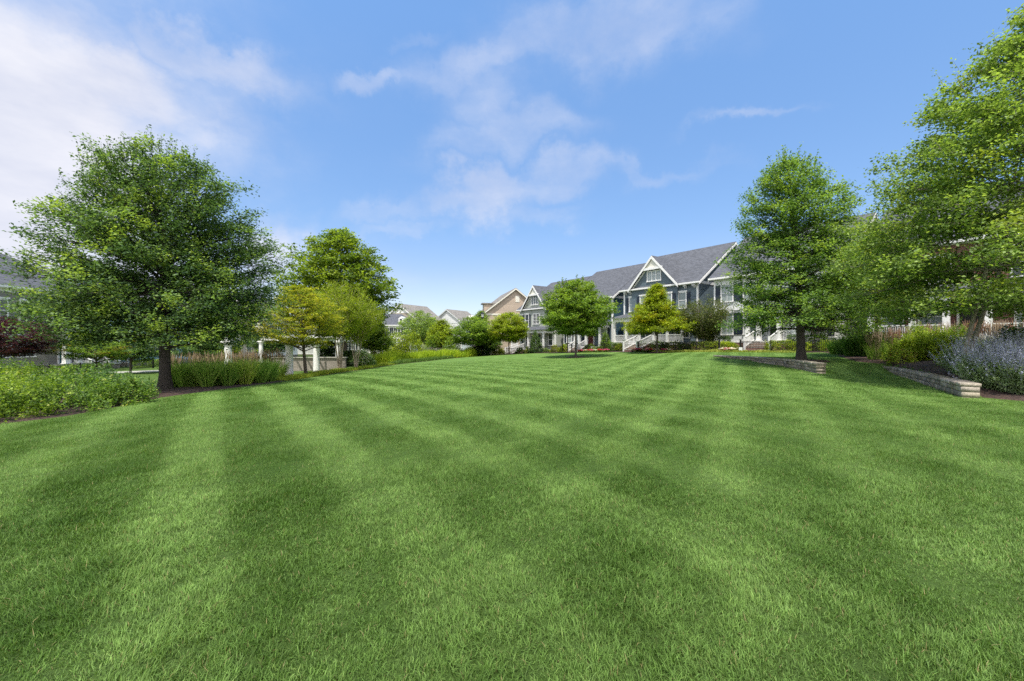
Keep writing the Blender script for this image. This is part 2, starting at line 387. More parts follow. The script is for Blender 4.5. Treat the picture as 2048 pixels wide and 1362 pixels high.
LAWN_D = np.array([.092, .182, .030]); LAWN_L = np.array([.232, .370, .094])
def lawnmat():
    m, nt, b = nmat('mown_grass')
    at = N(nt, 'ShaderNodeAttribute', attribute_name='tint')
    tc = N(nt, 'ShaderNodeTexCoord')
    n1 = N(nt, 'ShaderNodeTexNoise'); n1.inputs['Scale'].default_value = 14; n1.inputs['Detail'].default_value = 8; n1.inputs['Roughness'].default_value = .8
    n2 = N(nt, 'ShaderNodeTexNoise'); n2.inputs['Scale'].default_value = 1.3; n2.inputs['Detail'].default_value = 5
    for n in (n1, n2): nt.links.new(tc.outputs['Object'], n.inputs['Vector'])
    r1 = N(nt, 'ShaderNodeMapRange'); r1.inputs['From Min'].default_value = .3; r1.inputs['From Max'].default_value = .7
    r1.inputs['To Min'].default_value = .62; r1.inputs['To Max'].default_value = 1.34; nt.links.new(n1.outputs['Fac'], r1.inputs['Value'])
    r2 = N(nt, 'ShaderNodeMapRange'); r2.inputs['From Min'].default_value = .3; r2.inputs['From Max'].default_value = .7
    r2.inputs['To Min'].default_value = .88; r2.inputs['To Max'].default_value = 1.12; nt.links.new(n2.outputs['Fac'], r2.inputs['Value'])
    mm = N(nt, 'ShaderNodeMath', operation='MULTIPLY'); nt.links.new(r1.outputs[0], mm.inputs[0]); nt.links.new(r2.outputs[0], mm.inputs[1])
    mu = N(nt, 'ShaderNodeMix', data_type='RGBA', blend_type='MULTIPLY'); mu.inputs[0].default_value = 1
    nt.links.new(at.outputs['Color'], mu.inputs[6]); nt.links.new(mm.outputs[0], mu.inputs[7])
    nt.links.new(mu.outputs[2], b.inputs['Base Color']); b.inputs['Roughness'].default_value = .9; b.inputs['Specular IOR Level'].default_value = .1
    bp = N(nt, 'ShaderNodeBump'); bp.inputs['Strength'].default_value = .8; bp.inputs['Distance'].default_value = .05
    nt.links.new(n1.outputs['Fac'], bp.inputs['Height']); nt.links.new(bp.outputs['Normal'], b.inputs['Normal'])
    return m
M['lawn'] = lawnmat()

# ------------------------------------------------------------------ ground sheet
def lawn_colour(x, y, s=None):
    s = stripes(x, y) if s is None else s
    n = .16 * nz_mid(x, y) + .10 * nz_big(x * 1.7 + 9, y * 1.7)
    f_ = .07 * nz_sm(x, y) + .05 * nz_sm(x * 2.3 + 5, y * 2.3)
    k = np.clip(.44 + .38 * s + n * .36 + f_, 0, 1)  # stripe tone paints the light that leaning blades would reflect
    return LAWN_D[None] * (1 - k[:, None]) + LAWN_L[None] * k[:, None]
def build_ground():
    xs = np.concatenate([[-2500, -1200, -600, -300, -180, -120, -95], np.arange(-78, -32, 2.0), np.arange(-32, -14, 1.0), np.arange(-14, 26, .33), np.arange(26, 60, 2.0), [66, 80, 110, 180, 300, 600, 1200, 2500]])
    ys = np.concatenate([[-2500, -800, -200, -60, -30, -15, -8], np.arange(-4, 48, .33), np.arange(48, 72, .6), np.arange(72, 120, 3.0), [130, 150, 180, 260, 400, 800, 1500, 3000]])
    X, Y = np.meshgrid(xs, ys); Z = H(X, Y)
    V = np.stack([X.ravel(), Y.ravel(), Z.ravel()], 1)
    nx, ny = len(xs), len(ys)
    i = np.arange(nx - 1)[None] + (np.arange(ny - 1) * nx)[:, None]; i = i.ravel()
    Fc = np.stack([i, i + 1, i + 1 + nx, i + nx], 1)
    c = lawn_colour(V[:, 0], V[:, 1])
    inl = in_lawn(V[:, 0], V[:, 1])
    c[~inl] = np.array([.075, .125, .025])
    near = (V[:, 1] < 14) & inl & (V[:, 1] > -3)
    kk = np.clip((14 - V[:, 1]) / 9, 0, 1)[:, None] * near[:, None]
    c[inl] *= .74  # shade among the blades folded into the lawn colour
    c = c * (1 - .42 * kk)          # darker towards the camera, under the modelled blades
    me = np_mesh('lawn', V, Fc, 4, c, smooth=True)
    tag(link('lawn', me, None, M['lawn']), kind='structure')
build_ground()

def strip(name, inner, width, mat, lift=.03, nv=8, kind='structure', wavy=0.0, seg=.5):
    """sheet draped on the ground between a polyline and its offset; inner = list of (x,y,w)"""
    P = np.array(inner, float)
    d = np.concatenate([[0], np.cumsum(np.hypot(*np.diff(P[:, :2], axis=0).T))])
    n = max(2, int(d[-1] / seg)); s = np.linspace(0, d[-1], n)
    x = np.interp(s, d, P[:, 0]); y = np.interp(s, d, P[:, 1])
    qx = np.interp(s, d, P[:, 2]); qy = np.interp(s, d, P[:, 3])
    v = np.linspace(0, 1, nv)
    X = x[:, None] * (1 - v) + qx[:, None] * v; Y = y[:, None] * (1 - v) + qy[:, None] * v
    Z = H(X, Y) + lift
    Z[:, 0] -= .06; Z[:, -1] -= .06
    V = np.stack([X.ravel(), Y.ravel(), Z.ravel()], 1)
    i = (np.arange(nv - 1)[None] + (np.arange(n - 1) * nv)[:, None]).ravel()
    Fc = np.stack([i, i + 1, i + 1 + nv, i + nv], 1)
    return link(name, np_mesh(name, V, Fc, 4, None, True), None, mat)

# left mulch bed, right mulch bed, bed by the fence, path
lb = [(x, y, x - (3.4 if y < 28 else 2.2), y + (0 if y > 5 else 1)) for x, y in edge_pts[1:]]
tag(strip('mulch_bed', lb, 0, M['mulch'], seg=.4), 'dark mulch along the left edge of the lawn', kind='structure')
rb = [(14.6, 8.4, 24, 6), (13.15, 10.1, 23, 9), (12.95, 11.35, 24, 11), (14.3, 13.35, 25, 13.5), (15.7, 15.6, 26, 16), (17.0, 17.8, 26, 19), (17.7, 19.6, 27, 22), (17.6, 21, 28, 24), (19.2, 23.6, 28, 27), (21.4, 27, 29, 30), (23.6, 31, 30, 33.5)]
tag(strip('mulch_bed', rb, 0, M['mulch'], nv=40, seg=.35), 'dark mulch sloping up behind the curved stone wall at the right', kind='structure')
fb = [(*rowp(t, 5.7), *rowp(t, 1.2)) for t in np.arange(-16, 34, 1.0)]
tag(strip('mulch_bed', fb, 0, M['mulch'], lift=.05), 'planting strip in front of the houses', kind='structure')
pa = [(-46, 33.5, -46, 35.2), (-38, 36.5, -38.6, 38.3), (-28, 40.5, -28.6, 42.3), (-21, 44, -21.8, 45.8), (-17, 50, -19, 51), (-15, 60, -17, 61), (-12, 72, -14, 73)]
tag(strip('path', pa, 0, M['concrete'], lift=.06), kind='structure')

# ------------------------------------------------------------------ grass blades
def build_blades(name, bands, seed):
    g = np.random.default_rng(seed)
    lean_n1 = make_noise(11, 5.0); lean_n2 = make_noise(12, 5.0); cl = make_noise(13, 17.0); cl2 = make_noise(14, 42.0); len_n = make_noise(15, 3.0)
    Vs, Cs, F3 = [], [], []
    base = 0
    for (y0, y1, rho, wid, L, seg) in bands:
        ym = (y0 + y1) / 2; half0 = 1.30 * y1 + 3.4
        ya_, yb_ = y0 * .84, y1 * 1.16; n = int(rho * (yb_ - ya_) * 2 * half0)
        y = g.uniform(ya_, yb_, n); x = g.uniform(-half0, half0, n)
        k = (np.abs(x) < 1.30 * y + 3.4) & (g.random(n) < np.clip((y - ya_) / (y0 * .32), 0, 1)) & (g.random(n) < np.clip((yb_ - y) / (y1 * .32), 0, 1))
        # clumps
        cc = .62 + .20 * cl(x, y) + .22 * cl2(x, y)
        k &= (cc > g.uniform(-.5, .45, n))
        k &= in_lawn(x, y)
        x, y, cc = x[k], y[k], np.clip(cc[k], 0, 1.3); n = len(x)
        s = stripes(x, y)
        z = H(x, y)
        # direction of lean: stripes push it along the mowing line, locally swirled
        th = g.uniform(0, 2 * np.pi, n); bi = g.random(n) < .45; th = np.where(bi, R(125.5) + np.where(s + g.normal(0, .35, n) > 0, 0, np.pi) + .8 * lean_n1(x, y) + .6 * lean_n2(x, y) + g.normal(0, .6, n), th)
        ln = L * (g.uniform(.55, 1.25, n)) * (1 + .16 * len_n(x, y)) * (.75 + .35 * cc)
        tilt = np.clip(g.normal(.60, .30, n), .05, 1.35)
        dx, dy = np.cos(th), np.sin(th)
        # blade width direction
        wa = th + np.pi / 2 + g.normal(0, .7, n); wx, wy = np.cos(wa) * wid / 2, np.sin(wa) * wid / 2
        c = lawn_colour(x, y, s)
        c = c * ((g.uniform(.62, 1.28, n) if seg == 2 else g.uniform(.74, 1.18, n)) * (.80 + .22 * cc))[:, None]
        pale = g.random(n) < .05
        c[pale] = c[pale] * np.array([1.45, 1.25, 1.4])
        dry = g.random(n) < .02
        c[dry] = np.array([.34, .30, .13]) * g.uniform(.6, 1.1, dry.sum())[:, None]
        b = np.stack([x, y, z - .008], 1)
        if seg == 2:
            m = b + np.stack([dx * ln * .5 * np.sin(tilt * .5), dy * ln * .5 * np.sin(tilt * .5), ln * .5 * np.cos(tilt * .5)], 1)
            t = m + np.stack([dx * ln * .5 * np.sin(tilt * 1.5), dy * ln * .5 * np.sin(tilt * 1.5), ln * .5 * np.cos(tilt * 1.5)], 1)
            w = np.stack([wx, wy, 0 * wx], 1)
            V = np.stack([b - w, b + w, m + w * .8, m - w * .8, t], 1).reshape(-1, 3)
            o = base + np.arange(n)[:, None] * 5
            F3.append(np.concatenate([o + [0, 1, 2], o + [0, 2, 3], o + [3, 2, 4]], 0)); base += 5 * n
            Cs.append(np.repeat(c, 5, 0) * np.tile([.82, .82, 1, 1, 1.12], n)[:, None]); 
        else:
            t = b + np.stack([dx * ln * np.sin(tilt), dy * ln * np.sin(tilt), ln * np.cos(tilt)], 1)
            w = np.stack([wx, wy, 0 * wx], 1)
            V = np.stack([b - w, b + w, t], 1).reshape(-1, 3)
            o = base + np.arange(n)[:, None] * 3
            F3.append(o + [0, 1, 2]); base += 3 * n
            Cs.append(np.repeat(c, 3, 0))
        Vs.append(V)
    V = np.concatenate(Vs); Fc = np.concatenate(F3); C = np.concatenate(Cs)
    return link(name, np_mesh(name, V, Fc, 3, C), None, M['blade'])
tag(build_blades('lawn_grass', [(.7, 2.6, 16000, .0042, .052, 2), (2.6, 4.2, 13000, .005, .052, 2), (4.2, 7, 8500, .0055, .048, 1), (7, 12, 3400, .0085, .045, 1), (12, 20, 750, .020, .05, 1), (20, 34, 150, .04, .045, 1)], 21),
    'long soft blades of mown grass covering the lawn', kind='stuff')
# ------------------------------------------------------------------ vegetation kit
def tubes(P, Rr, sides=5):
    """P (n,k,3) polylines, Rr (n,k) radii -> V, quads"""
    P = np.asarray(P, float); Rr = np.asarray(Rr, float); n, k, _ = P.shape
    T = np.gradient(P, axis=1); T /= np.linalg.norm(T, axis=2, keepdims=True) + 1e-9
    ref = np.where(np.abs(T[..., 2:3]) > .9, np.array([1., 0, 0]), np.array([0, 0, 1.]))
    A = np.cross(T, ref); A /= np.linalg.norm(A, axis=2, keepdims=True) + 1e-9
    B = np.cross(T, A)
    a = np.arange(sides) * 2 * np.pi / sides
    V = P[:, :, None] + Rr[:, :, None, None] * (A[:, :, None] * np.cos(a)[None, None, :, None] + B[:, :, None] * np.sin(a)[None, None, :, None])
    idx = np.arange(n * k * sides).reshape(n, k, sides)
    i0 = idx[:, :-1]; i1 = idx[:, 1:]
    q = np.stack([i0, np.roll(i0, -1, 2), np.roll(i1, -1, 2), i1], -1).reshape(-1, 4)
    return V.reshape(-1, 3), q
def merge(parts):
    Vs, Fs, b = [], [], 0
    for V, Fc in parts:
        Vs.append(V); Fs.append(Fc + b); b += len(V)
    return np.concatenate(Vs), np.concatenate(Fs)

def leaves(C, per, spread, size, pal, g, up=.55, droop=0.0, aspect=.55, tipcol=None, tipf=None, axis=None, young=.06):
    """diamond leaves around cluster centres C (n,3)"""
    n = len(C)
    spread = np.asarray(spread, float)
    if spread.ndim == 0: spread = np.full(3, float(spread))
    Pn = np.repeat(C, per, 0) + g.normal(0, 1, (n * per, 3)) * spread
    m = len(Pn)
    sz = size * g.uniform(.6, 1.35, m)
    # normal
    nn = g.normal(0, 1, (m, 3)); nn[:, 2] = np.abs(nn[:, 2]) + up * 2.2; nn /= np.linalg.norm(nn, axis=1, keepdims=True)
    ax = g.normal(0, 1, (m, 3))
    if axis is not None: ax += axis
    ax[:, 2] -= droop * 2
    ax -= nn * (ax * nn).sum(1, keepdims=True); ax /= np.linalg.norm(ax, axis=1, keepdims=True) + 1e-9
    sd = np.cross(nn, ax)
    L = ax * (sz / 2)[:, None]; W = sd * (sz * aspect / 2)[:, None]
    fold = nn * (sz * .10)[:, None]
    V = np.stack([Pn - L, Pn + W + fold - L * .1, Pn + L, Pn - W + fold - L * .1], 1).reshape(-1, 3)
    Fc = np.arange(m * 4).reshape(m, 4)
    pal = np.asarray(pal, float)
    # colour: cluster tone + leaf tone
    ct = np.repeat(g.random(n), per)
    ci = np.clip(ct * (len(pal) - 1) + g.normal(0, .45, m), 0, len(pal) - 1.001)
    i0 = ci.astype(int); fr = (ci - i0)[:, None]
    col_ = pal[i0] * (1 - fr) + pal[i0 + 1] * fr
    col_ = col_ * g.uniform(.78, 1.22, m)[:, None]
    if tipcol is not None:
        yg = np.repeat(g.random(n) < young, per) if tipf is None else np.repeat(tipf, per)
        kk = (yg * g.uniform(.4, 1, m))[:, None]
        col_ = col_ * (1 - kk) + np.asarray(tipcol)[None] * kk
    return V, Fc, np.repeat(col_, 4, 0)

PAL_OAK = [(.016, .036, .012), (.028, .062, .018), (.050, .095, .024), (.085, .150, .032)]
PAL_OAK = [(c[0] * 2.6, c[1] * 2.25, c[2] * 3.2) for c in PAL_OAK]
PAL_OAK2 = [(.022, .050, .012), (.042, .088, .018), (.075, .140, .026), (.12, .20, .038)]
PAL_OAK2 = [(c[0] * 2.6, c[1] * 2.3, c[2] * 2.8) for c in PAL_OAK2]
PAL_PLANE = [(.03, .065, .010), (.055, .115, .014), (.095, .17, .02), (.15, .24, .03)]
PAL_PLANE = [(c[0] * 2.2, c[1] * 1.75, c[2] * 1.9) for c in PAL_PLANE]
PAL_BIRCH = [(.045, .075, .018), (.075, .125, .025), (.12, .185, .034), (.19, .27, .055)]
PAL_BIRCH = [(c[0] * 2.15, c[1] * 2.0, c[2] * 2.6) for c in PAL_BIRCH]
PAL_YEL = [(.10, .15, .02), (.20, .26, .026), (.36, .37, .036), (.48, .45, .045)]
PAL_YEL = [tuple(v * 1.15 for v in c) for c in PAL_YEL]
PAL_LIME = [(.06, .10, .008), (.10, .17, .010), (.15, .25, .014), (.22, .33, .022)]
PAL_LIME = [(c[0] * 1.9, c[1] * 1.5, c[2] * 1.7) for c in PAL_LIME]
PAL_MID = [(.03, .062, .010), (.055, .11, .014), (.09, .165, .018), (.14, .23, .024)]
PAL_MID = [(c[0] * 2.2, c[1] * 1.9, c[2] * 2.4) for c in PAL_MID]
PAL_DULL = [(.032, .045, .014), (.055, .072, .020), (.085, .105, .028), (.12, .14, .04)]
PAL_DULL = [tuple(v * 1.5 for v in c) for c in PAL_DULL]
PAL_RED = [(.018, .007, .012), (.034, .011, .018), (.055, .016, .024), (.085, .026, .034)]
PAL_RED = [tuple(v * 1.4 for v in c) for c in PAL_RED]
PAL_BOX = [(.025, .050, .008), (.05, .095, .012), (.085, .15, .018), (.12, .20, .022)]
PAL_BOX = [tuple(v * 1.7 for v in c) for c in PAL_BOX]
PAL_DARK = [(.010, .022, .008), (.020, .040, .012), (.035, .065, .016), (.055, .095, .02)]
PAL_DARK = [tuple(v * 1.3 for v in c) for c in PAL_DARK]
TIP = (.34, .46, .08)

def crown_prof(kind):
    if kind == 'oak':  # broad low skirt, rounded top
        xs = [0, .05, .14, .28, .45, .57, .69, .81, .93, 1]; rs = [.75, .98, 1, .98, .93, .83, .73, .62, .42, .12]
    elif kind == 'oakp':  # pyramidal
        xs = [0, .06, .2, .35, .49, .77, .92, 1.0]; rs = [.88, 1.0, .90, .80, .72, .56, .30, .06]
    elif kind == 'round':
        xs = [0, .1, .25, .45, .65, .82, .93, 1.0]; rs = [.45, .78, .97, 1.0, .88, .64, .40, .10]
    elif kind == 'egg':
        xs = [0, .1, .25, .45, .65, .82, .93, 1.0]; rs = [.55, .88, 1.0, .90, .70, .46, .26, .06]
    elif kind == 'vase':
        xs = [0, .2, .4, .6, .8, .92, 1.0]; rs = [.25, .55, .80, 1.0, .92, .66, .25]
    elif kind == 'cone':
        xs = [0, .08, .25, .5, .75, 1.0]; rs = [.80, 1.0, .88, .62, .34, .04]
    elif kind == 'spread':
        xs = [0, .2, .45, .7, .88, 1.0]; rs = [.60, .95, 1.0, .85, .55, .15]
    return lambda f: np.interp(f, xs, rs)

def tree(name, label, cat, x, y, top, cb, Rc, kind='oak', n_limbs=60, per=26, size=.11, spread=.17, pal=PAL_OAK, trunk_r=.22, seed=1, tip=TIP, young=.06,
         bark='bark', lowang=-5, highang=48, shift=(0, 0), wisps=0, stems=1, group=None, up=.5, sub=9, leafm='leaf', asp=.55, droop=0.0, rz=None, flat=.45, gapn=.35, lean=0.0, twr=1.0, dist=.9):
    """x,y base; top = world z of the tip; cb = world z of the crown's underside; Rc crown radius"""
    g = np.random.default_rng(seed)
    z0 = h(x, y) - .15
    root = empty(name, (x, y, z0)); tag(root, label, cat, group)
    Ht = top - z0; cbl = cb - z0; prof = crown_prof(kind)
    parts = []; sh = np.array([shift[0], shift[1]])
    def axis(f, st=0):
        """centre of the trunk at local height fraction"""
        f = np.asarray(f, float)
        o = np.stack([sh[0] * f ** 1.3 + .10 * np.sin(f * 5 + seed) * trunk_r * 3, sh[1] * f ** 1.3 + .10 * np.cos(f * 4 + seed * 2) * trunk_r * 3, f * Ht * .965], -1)
        return o
    stem_dirs = []
    if stems == 1:
        f = np.linspace(0, 1, 14); P = axis(f)
        rad = trunk_r * np.interp(f, [0, .02, .06, .25, .6, 1], [1.55, 1.22, 1.0, .85, .42, .06])
        parts.append(tubes(P[None], rad[None], 12))
    else:
        for s in range(stems):
            a = 2 * np.pi * s / stems + g.uniform(-.4, .4); q = Rc * .42 * g.uniform(.6, 1.1)
            f = np.linspace(0, 1, 10)
            P = np.stack([math.cos(a) * (.06 + q * f ** 1.2) + sh[0] * f ** 1.3, math.sin(a) * (.06 + q * f ** 1.2) + sh[1] * f ** 1.3, f * Ht * g.uniform(.72, .9)], -1)
            P[:, :2] += g.normal(0, .02 * Rc, (10, 2)) * f[:, None]
            rad = trunk_r * np.interp(f, [0, .1, .5, 1], [1.1, .85, .5, .08])
            parts.append(tubes(P[None], rad[None], 8)); stem_dirs.append(P)
    centres = []; tipflag = []; limbs = []; limbr = []; twigs = []; twr_ = []
    K = 7
    lump = make_noise(seed + 50, 1.0, 8)
    for i in range(n_limbs):
        f = ((i + g.uniform(0, 1)) / n_limbs) ** dist          # 0 low .. 1 top, where the limb ENDS in the crown
        a = i * 2.39996 + g.uniform(-.35, .35)
        ang = R(lowang + (highang - lowang) * f ** 1.1 + g.normal(0, 6))
        zt = cbl + (Ht - cbl) * f
        Lr = Rc * float(prof(f)) * (1 - gapn * g.random() ** 1.5) * (1 + .10 * lump(np.cos(a) * 1.6, f * 4 + np.sin(a) * 1.6).item())
        zs = max(cbl * .86, zt - Lr * math.tan(ang)) if ang > 0 else zt + Lr * .12
        zs = min(max(zs, cbl * .8), Ht * .93)
        if stems > 1:
            Ps = stem_dirs[i % stems]; j = np.clip(np.searchsorted(Ps[:, 2], zs), 1, len(Ps) - 1); st = Ps[j]
            zs = st[2]
        else: st = axis(zs / Ht / .965)
        end = np.array([math.cos(a) * Lr + sh[0] * (zt / Ht) ** 1.3, math.sin(a) * Lr + sh[1] * (zt / Ht) ** 1.3, zt])
        u = np.linspace(0, 1, K)[:, None]
        mid = (st + end) / 2 + np.array([0, 0, .10 * Lr]) * (1 if ang > 0 else .6) + g.normal(0, .04 * Lr, 3)
        P = (1 - u) ** 2 * st + 2 * u * (1 - u) * mid + u ** 2 * end
        P[1:-1] += g.normal(0, .012 * Lr + .01, (K - 2, 3))
        r0 = trunk_r * .36 * (1 - .62 * f) * (Lr / Rc) ** .5 + .008
        limbs.append(P); limbr.append(np.interp(np.linspace(0, 1, K), [0, 1], [r0, .008]))
        # side sprays
        ns = max(2, int(sub * (Lr / Rc) ** .8 * g.uniform(.85, 1.15)))
        out = np.array([math.cos(a), math.sin(a), 0]); lat = np.array([-math.sin(a), math.cos(a), 0])
        for s in range(ns):
            q = 1 - (s + g.random() * .8) / ns * .72
            j = q * (K - 1); j0 = min(int(j), K - 2); b = P[j0] + (P[j0 + 1] - P[j0]) * (j - j0)
            side = -1 if s % 2 else 1
            tl = Lr * (.16 + .26 * (1 - abs(q - .6))) * g.uniform(.6, 1.15)
            dr = out * g.uniform(.35, .9) + lat * side * g.uniform(.3, 1.0) + np.array([0, 0, g.uniform(-.12, .42) + .35 * f])
            dr /= np.linalg.norm(dr)
            e = b + dr * tl
            uu = np.linspace(0, 1, 4)[:, None]
            TP = b + (e - b) * uu + np.array([0, 0, -droop * tl * .5]) * uu ** 2 + g.normal(0, .02 * tl, (4, 3))
            twigs.append(TP); twr_.append(np.array([.014, .010, .007, .003]) * (trunk_r / .2) ** .5 * twr)
            yflag = (g.random() < young) and (q > .55)
            for w in (.35, .62, .85, 1.0):
                centres.append(TP[0] + (TP[-1] - TP[0]) * w + g.normal(0, spread * .5, 3) * np.array([1, 1, flat])); tipflag.append(yflag)
        centres.append(P[-1]); tipflag.append(g.random() < young * 1.4)
    parts.append(tubes(np.array(limbs), np.array(limbr), 6)); parts.append(tubes(np.array(twigs), np.array(twr_), 3))
    C = np.array(centres); tf = np.array(tipflag)
    V, Fc, cl = leaves(C, per, np.array([spread, spread, spread * flat]), size, pal, g, up=up, droop=droop, aspect=asp, tipcol=tip, tipf=tf)
    lv = [(V, Fc)]; cs = [cl]
    if wisps:     # loose leading shoots beyond the outline
        wt, wr, wc = [], [], []
        for i in range(wisps):
            f = g.uniform(.35, 1.0) if i % 3 else g.uniform(.8, 1.0)
            a = g.uniform(0, 2 * np.pi); Lr = Rc * float(prof(f)) * g.uniform(.75, .98)
            b = np.array([math.cos(a) * Lr + sh[0] * f, math.sin(a) * Lr + sh[1] * f, cbl + (Ht - cbl) * f])
            L = Rc * g.uniform(.10, .22)
            dr = np.array([math.cos(a) * (1.1 - f), math.sin(a) * (1.1 - f), .25 + f * 1.1]); dr /= np.linalg.norm(dr)
            uu = np.linspace(0, 1, 4)[:, None]
            TP = b + dr * L * uu + g.normal(0, .03 * L, (4, 3))
            wt.append(TP); wr.append([.010, .007, .004, .002])
            for w in np.linspace(.15, 1.05, 7): wc.append(b + dr * L * w)
        parts.append(tubes(np.array(wt), np.array(wr), 3))
        V2, F2, c2 = leaves(np.array(wc), 3, .05, size * .85, pal, g, up=.1, aspect=asp, tipcol=tip, young=.2)
        lv.append((V2, F2)); cs.append(c2)
    V, Fc = merge(lv)
    cr = link('crown', np_mesh('crown', V, Fc, 4, np.concatenate(cs)), root, M[leafm])
    V, Fc = merge(parts)
    link('trunk', np_mesh('trunk', V, Fc, 4, None, True), root, M[bark])
    if rz: root.rotation_euler.z = rz
    return root

def shrub(name, label, cat, x, y, rx, ry_, hh, per=16, dens=90, size=.05, spread=.05, pal=PAL_BOX, seed=1, group=None, shape='dome', up=.4, tip=None, young=.05,
          shoots=0, leafm='leaf', asp=.6, rz=0.0, z0=None, lump=.12, stems=True, core=.0, gapz=0.0):
    g = np.random.default_rng(seed)
    z = h(x, y) - .03 if z0 is None else z0
    area = 2 * math.pi * ((rx * ry_ + rx * hh + ry_ * hh) / 3)
    n = max(20, int(dens * area))
    nzl = make_noise(seed + 9, 2.2 / max(.3, min(rx, ry_)), 6)
    if shape == 'dome':
        d = g.normal(0, 1, (n, 3)); d[:, 2] = np.abs(d[:, 2]); d /= np.linalg.norm(d, axis=1, keepdims=True)
        rr = g.uniform(.55, 1, n) ** .5 * (1 + lump * nzl(d[:, 0] * rx + d[:, 2], d[:, 1] * ry_ + d[:, 2]))
        C = d * rr[:, None] * np.array([rx, ry_, hh])
    elif shape == 'ball':
        d = g.normal(0, 1, (n, 3)); d /= np.linalg.norm(d, axis=1, keepdims=True)
        C = d * (g.uniform(.7, 1, n) ** .5)[:, None] * np.array([rx, ry_, hh / 2]) + np.array([0, 0, hh / 2])
    elif shape == 'cone':
        u = 1 - np.sqrt(g.uniform(0, 1, n)); a = g.uniform(0, 2 * np.pi, n); rr = (1 - u) * g.uniform(.7, 1, n) * (.75 + .25 * np.minimum(1, u * 10 + .2)) * (1 + lump * .5 * nzl(a, u * 4))
        C = np.stack([np.cos(a) * rr * rx, np.sin(a) * rr * ry_, u * hh + .05], 1)
    elif shape == 'box':
        C = g.uniform(-1, 1, (n, 3)); f = g.integers(0, 5, n)
        wts = np.array([ry_ * hh, ry_ * hh, rx * hh, rx * hh, rx * ry_ * 2]); f = g.choice(5, n, p=wts / wts.sum())
        C[f == 0, 0] = -1; C[f == 1, 0] = 1; C[f == 2, 1] = -1; C[f == 3, 1] = 1; C[f == 4, 2] = 1
        C *= (1 - .10 * g.random((n, 1)))
        C[:, 2] = (C[:, 2] + 1) / 2
        C *= np.array([rx, ry_, hh]); C[:, 2] += .03 * nzl(C[:, 0], C[:, 1]) - .03
        c0 = 1 - .18 * np.maximum(0, (np.abs(C[:, 0]) / rx) ** 4 * (np.abs(C[:, 1]) / ry_) ** 4)
        C[:, :2] *= c0[:, None]
    sp = np.array([spread] * 3) if np.isscalar(spread) else np.asarray(spread)
    nrm = C / np.array([rx, ry_, hh])
    V, Fc, cl = leaves(C, per, sp, size, pal, g, up=up, aspect=asp, tipcol=tip, young=young)
    lv = [(V, Fc)]; cs = [cl]
    if shoots:
        k = g.choice(n, shoots); b = C[k] * np.array([1, 1, .98]); L = hh * g.uniform(.14, .34, shoots)
        dr = b / np.array([rx, ry_, hh]) * .45 + g.normal(0, .18, (shoots, 3)); dr[:, 2] = np.abs(dr[:, 2]) + .8; dr /= np.linalg.norm(dr, axis=1, keepdims=True)
        W = np.linspace(0, 1, 8)
        Cw = (b[:, None] + dr[:, None] * (L[:, None] * W)[..., None]).reshape(-1, 3)
        V2, F2, c2 = leaves(Cw, 3, size * .45, size * .8, pal, g, up=.1, aspect=asp, tipcol=tip, young=young * 3)
        lv.append((V2, F2)); cs.append(c2)
    V, Fc = merge(lv)
    root = empty(name, (x, y, z), rz); tag(root, label, cat, group, kind='thing')
    link('foliage', np_mesh('foliage', V, Fc, 4, np.concatenate(cs)), root, M[leafm])
    ns = 9; a = g.uniform(0, 2 * np.pi, ns); q = g.uniform(.2, .7, ns)
    u = np.linspace(0, 1, 5)
    P = np.stack([np.cos(a)[:, None] * rx * q[:, None] * u, np.sin(a)[:, None] * ry_ * q[:, None] * u, hh * .8 * u[None] * (1 - q[:, None] * .4)], -1)
    r0 = min(.03, .05 * hh)
    V, Fc = tubes(P, np.tile(np.linspace(r0, r0 * .25, 5), (ns, 1)), 4)
    link('stem', np_mesh('stem', V, Fc, 4, None, True), root, M['bark'])
    return root

